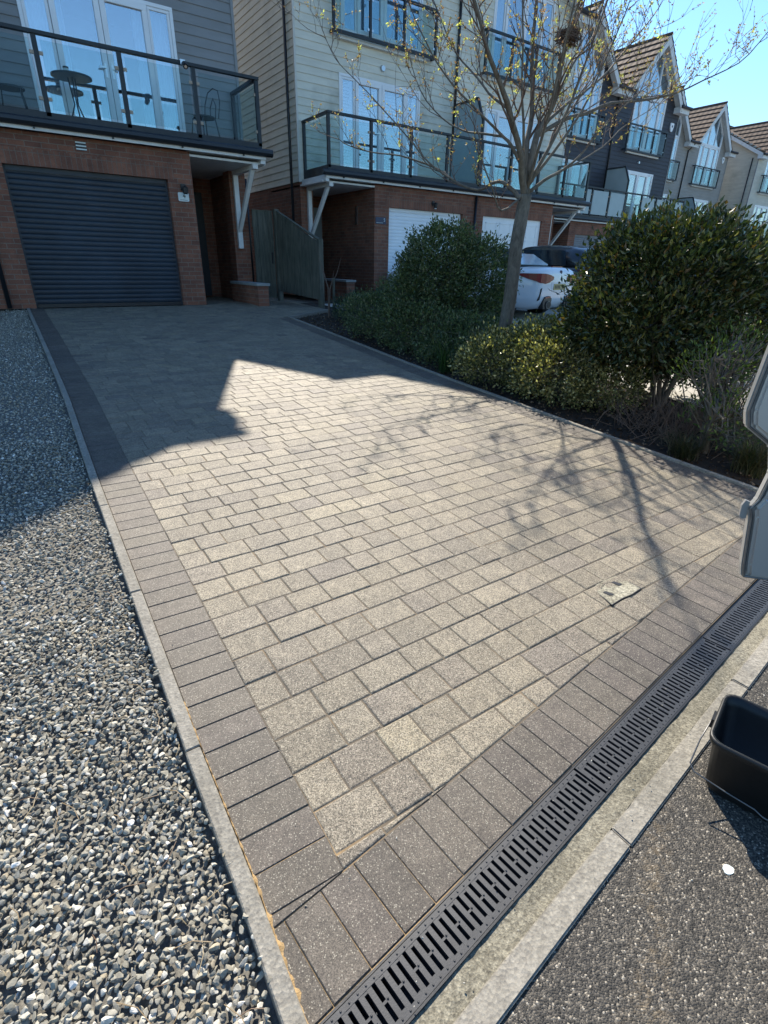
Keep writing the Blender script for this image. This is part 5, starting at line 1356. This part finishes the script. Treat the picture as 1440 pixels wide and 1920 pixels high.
# ------------------------------------------------------------------ bare tree with opening buds
LIMBS = [([(5.263,4.95,-0.951),(5.307,4.95,-0.343),(5.335,4.95,0.195),(5.373,4.95,0.591),(5.382,4.95,0.782)],(0.115,0.1)),([(5.376,4.95,0.765),(5.229,4.9,0.964),(5.117,4.85,1.133),(4.769,4.75,1.476),(4.635,4.7,1.553),(4.469,4.65,1.676),(4.284,4.6,1.828),(4.197,4.6,1.974),(4.078,4.6,2.132),(3.963,4.6,2.315)],(0.06,0.015)),([(5.394,4.95,0.767),(5.38,5.0,1.128),(5.428,5.05,1.307),(5.563,5.15,1.601),(5.564,5.2,1.88),(5.564,5.25,2.156),(5.541,5.25,2.355),(5.59,5.3,2.645),(5.631,5.35,2.971)],(0.06,0.015)),([(5.373,4.95,0.966),(5.479,4.95,1.37),(5.602,4.95,1.549),(5.577,4.85,1.711),(5.543,4.8,1.922),(5.465,4.7,2.111),(5.44,4.65,2.187),(5.386,4.55,2.395),(5.306,4.45,2.58)],(0.058,0.014)),([(5.557,4.95,1.469),(6.022,5.05,1.758),(6.379,5.15,1.915),(6.936,5.25,2.247),(7.415,5.35,2.607),(7.955,5.45,3.029),(8.31,5.55,3.344)],(0.03,0.006)),([(5.472,4.95,1.359),(5.879,4.9,1.567),(6.123,4.85,1.637),(6.485,4.8,1.775),(7.003,4.75,1.872),(7.293,4.65,1.939),(7.566,4.6,2.018),(7.924,4.55,2.175),(8.459,4.45,2.413),(8.793,4.35,2.756),(8.88,4.25,3.003)],(0.035,0.005)),([(5.406,4.95,0.8),(5.557,4.85,0.931),(5.746,4.75,1.043),(5.947,4.65,1.237),(6.151,4.55,1.523),(6.337,4.45,1.712),(6.61,4.35,1.925)],(0.032,0.005)),([(5.424,4.95,0.892),(5.642,5.05,1.064),(5.9,5.15,1.295),(6.089,5.25,1.556),(6.455,5.35,1.809),(6.908,5.45,2.193),(7.402,5.55,2.515),(8.034,5.65,2.875)],(0.03,0.005)),([(5.3,4.95,0.738),(5.295,5.05,0.821),(5.208,5.15,0.907),(5.242,5.35,0.923),(5.234,5.6,0.872),(5.079,5.85,0.96),(5.012,6.15,1.132),(4.719,6.55,1.286),(4.423,6.75,1.313),(4.13,6.95,1.403),(4.05,7.05,1.526)],(0.04,0.005)),([(5.311,4.95,1.012),(5.166,5.05,1.257),(5.088,5.1,1.329),(4.954,5.2,1.459),(4.782,5.3,1.6),(4.569,5.4,1.763),(4.338,5.5,2.014),(4.191,5.6,2.266),(4.118,5.7,2.525)],(0.03,0.005)),([(5.116,5.83,0.938),(4.94,6.05,1.103),(4.788,6.25,1.296),(4.594,6.45,1.576),(4.406,6.65,1.829),(4.209,6.85,2.062),(4.068,7.05,2.275),(3.99,7.15,2.476)],(0.018,0.004)),([(5.088,5.1,1.329),(4.963,5.35,1.38),(4.985,5.65,1.452),(4.899,5.95,1.606),(4.776,6.25,1.91),(4.741,6.45,2.28),(4.71,6.55,2.515)],(0.02,0.004)),([(4.769,4.75,1.476),(4.753,5.05,1.657),(4.736,5.35,1.917),(4.749,5.65,2.166),(4.821,6.05,2.598),(4.809,6.25,2.878)],(0.022,0.005)),([(5.577,4.85,1.711),(6.032,5.05,2.118),(6.477,5.2,2.473),(6.774,5.35,2.862),(6.975,5.45,3.175)],(0.028,0.006)),([(5.3,4.95,0.738),(4.915,4.85,0.585),(4.715,4.8,0.745),(4.568,4.75,0.874),(4.43,4.75,1.048),(4.365,4.75,1.264)],(0.018,0.005)),([(5.746,4.75,1.043),(6.107,4.8,1.178),(6.534,4.85,1.365),(7.126,4.95,1.697),(7.787,5.05,1.972),(8.277,5.15,2.206)],(0.016,0.004))]
LIMBS += [([(5.385,4.95,.83),(5.22,4.65,1.30),(5.02,4.36,1.78),(4.86,4.12,2.30),(4.80,4.0,2.7)],(.030,.006)), ([(5.40,4.95,.88),(5.60,4.74,1.45),(5.66,4.55,2.05),(5.82,4.42,2.85)],(.034,.007)), ([(5.38,4.95,.83),(5.14,4.88,1.42),(4.98,4.84,2.05),(4.84,4.86,2.80)],(.030,.006)), ([(5.41,4.95,.90),(5.80,4.8,1.40),(6.1,4.7,2.0),(6.3,4.6,2.7)],(.030,.006))]  # extra limbs added for the fan of shadow they throw on the drive
troot = empty('bare_tree', (5.26, 4.95, -1.2), 'slim bare tree with opening yellow green buds in the planting bed', 'tree')
twig = MB(); tips = []; tipd = []
def smooth_path(pts, k=3):
    pts = [Vector(p) for p in pts]; out = []
    for i in range(len(pts)-1):
        p0 = pts[max(i-1, 0)]; p1 = pts[i]; p2 = pts[i+1]; p3 = pts[min(i+2, len(pts)-1)]
        for j in range(k):
            t = j/k; out.append(.5*((2*p1)+(p2-p0)*t+(2*p0-5*p1+4*p2-p3)*t*t+(3*p1-p0-3*p2+p3)*t**3))
    out.append(pts[-1]); return out
def grow(p, d, L, r, lev):
    n = 5 if lev < 2 else 4; pts = [p]; dd = d.normalized()
    for i in range(n):
        dd = (dd+Vector((random.gauss(0, .13), random.gauss(0, .13), random.gauss(.08, .10)))).normalized(); pts.append(pts[-1]+dd*L/n)
    rs = [r*(1-.72*i/n) for i in range(n+1)]; twig.tube(pts, rs, 5 if lev < 2 else 4, cap=False)
    tips.append(pts[-1]); tipd.append(dd)
    if lev >= 2:
        for q in pts[2:]:
            if random.random() < .35: tips.append(q); tipd.append(Vector((random.gauss(0, 1), random.gauss(0, 1), 1)))
    if lev < 3:
        for i in range(1, n+1):
            if random.random() < (.72 if lev == 1 else .5):
                side = Vector((random.gauss(0, 1), random.gauss(0, 1), random.gauss(.2, .6))).normalized()
                grow(pts[i], dd*.75+side*.75, L*random.uniform(.35, .6), max(.0027, r*.55), lev+1)
for li, (pts, (r0, r1)) in enumerate(LIMBS):
    sp = smooth_path(pts); n = len(sp)
    if li == 0: sp[0].z = -1.25; 
    rs = [.74*(r0+(r1-r0)*(i/(n-1))**.7) for i in range(n)]
    if li == 0: rs = [.105]+rs[1:]
    for i in range(1, n-1): sp[i] = sp[i]+Vector((mnoise.noise(sp[i]*3.1), mnoise.noise(sp[i]*3.1+Vector((9, 0, 0))), 0))*.02
    b = MB(); b.tube(sp, rs, 12 if li == 0 else 8)
    b.build('trunk' if li == 0 else 'branch', M['bark'], troot, smooth=True, recalc=False)
    if li == 0: continue
    tot = sum((sp[i+1]-sp[i]).length for i in range(n-1)); acc = 0; nxt = tot*.22
    tips.append(sp[-1]); tipd.append(sp[-1]-sp[-2])
    for i in range(1, n):
        acc += (sp[i]-sp[i-1]).length
        if acc > nxt:
            nxt = acc+random.uniform(.10, .19); dd = (sp[i]-sp[i-1]).normalized()
            side = Vector((random.gauss(0, 1), random.gauss(0, 1), random.gauss(.15, .6))).normalized()
            grow(sp[i], dd*.9+side*.8+Vector((0, 0, .25)), random.choice((random.uniform(.28, .6), random.uniform(.55, 1.05)))*(1-.35*acc/tot), max(.0048, rs[i]*.5), 1)
twig.build('twigs', M['twig'], troot, smooth=True, recalc=False, kind='stuff')
tp = np.array([tuple(t) for t in tips]); td = norm(np.array([tuple(t) for t in tipd]))
# small closed buds at every tip, open clusters at some
V1, F1, C1 = leaves(np.repeat(tp, 3, 0), np.repeat(td, 3, 0), .026, .011, [((.26, .13, .10), .5), ((.42, .30, .22), .3), ((.42, .40, .2), .2)], jit=.45)
sel = RNG.random(len(tp)) < .03
P2 = np.repeat(tp[sel], 11, 0); D2 = np.repeat(td[sel], 11, 0)
V2, F2, C2 = leaves(P2+RNG.normal(0, .010, P2.shape), D2*.5+RNG.normal(0, .8, P2.shape), .030, .015, [((.55, .53, .22), .5), ((.66, .62, .38), .35), ((.40, .42, .14), .15)], jit=.2)
np_mesh('buds', np.concatenate([V1, V2]), np.concatenate([F1, F2+len(V1)]), M['bud'], troot, tint=np.concatenate([C1, C2]), kind='stuff')
# nest in the upper fork
b = MB(); nc = Vector((5.50, 4.72, 2.19))
for i in range(260):
    a = random.uniform(0, 6.283); r = random.uniform(.02, .11); h = random.uniform(-.05, .03)-r*.1; p = nc+Vector((r*math.cos(a), r*math.sin(a), h)); t = Vector((-math.sin(a), math.cos(a), random.gauss(0, .35)))*random.uniform(.05, .11)
    b.tube([p-t, p+Vector((0, 0, .01)), p+t], .0028, 4, cap=False)
b.build('bird_nest', M['twig'], origin=tuple(nc), recalc=False, label='dark twig nest lodged high in the bare tree', cat='nest')
# small bare twiggy sapling by the fence with a stake
sroot = empty('bare_sapling', (5.12, 9.3, G(5, 9.3)), 'thin bare sapling in the bed corner beside the fence post', 'sapling')
b = MB()
for k in range(4):
    tip = Vector((5.15+random.uniform(-.25, .3), 9.3+random.uniform(-.2, .2), -.05+random.uniform(-.1, .45)))
    b0 = Vector((5.14, 9.3, G(5, 9.3)-.05)); m_ = Vector((5.16, 9.3, -.45)); b.tube([b0, m_.lerp(tip, .1), m_.lerp(tip, .55)+Vector((random.uniform(-.03, .03), 0, 0)), tip], [.014, .010, .006, .002], 5)
b.build('stem', M['twig'], sroot, recalc=False)
b = MB(); b.bar((5.24, 9.28, G(5, 9.3)-.05), (5.25, 9.28, -.22), .035, .035); b.build('support_stake', M['wood'], sroot)
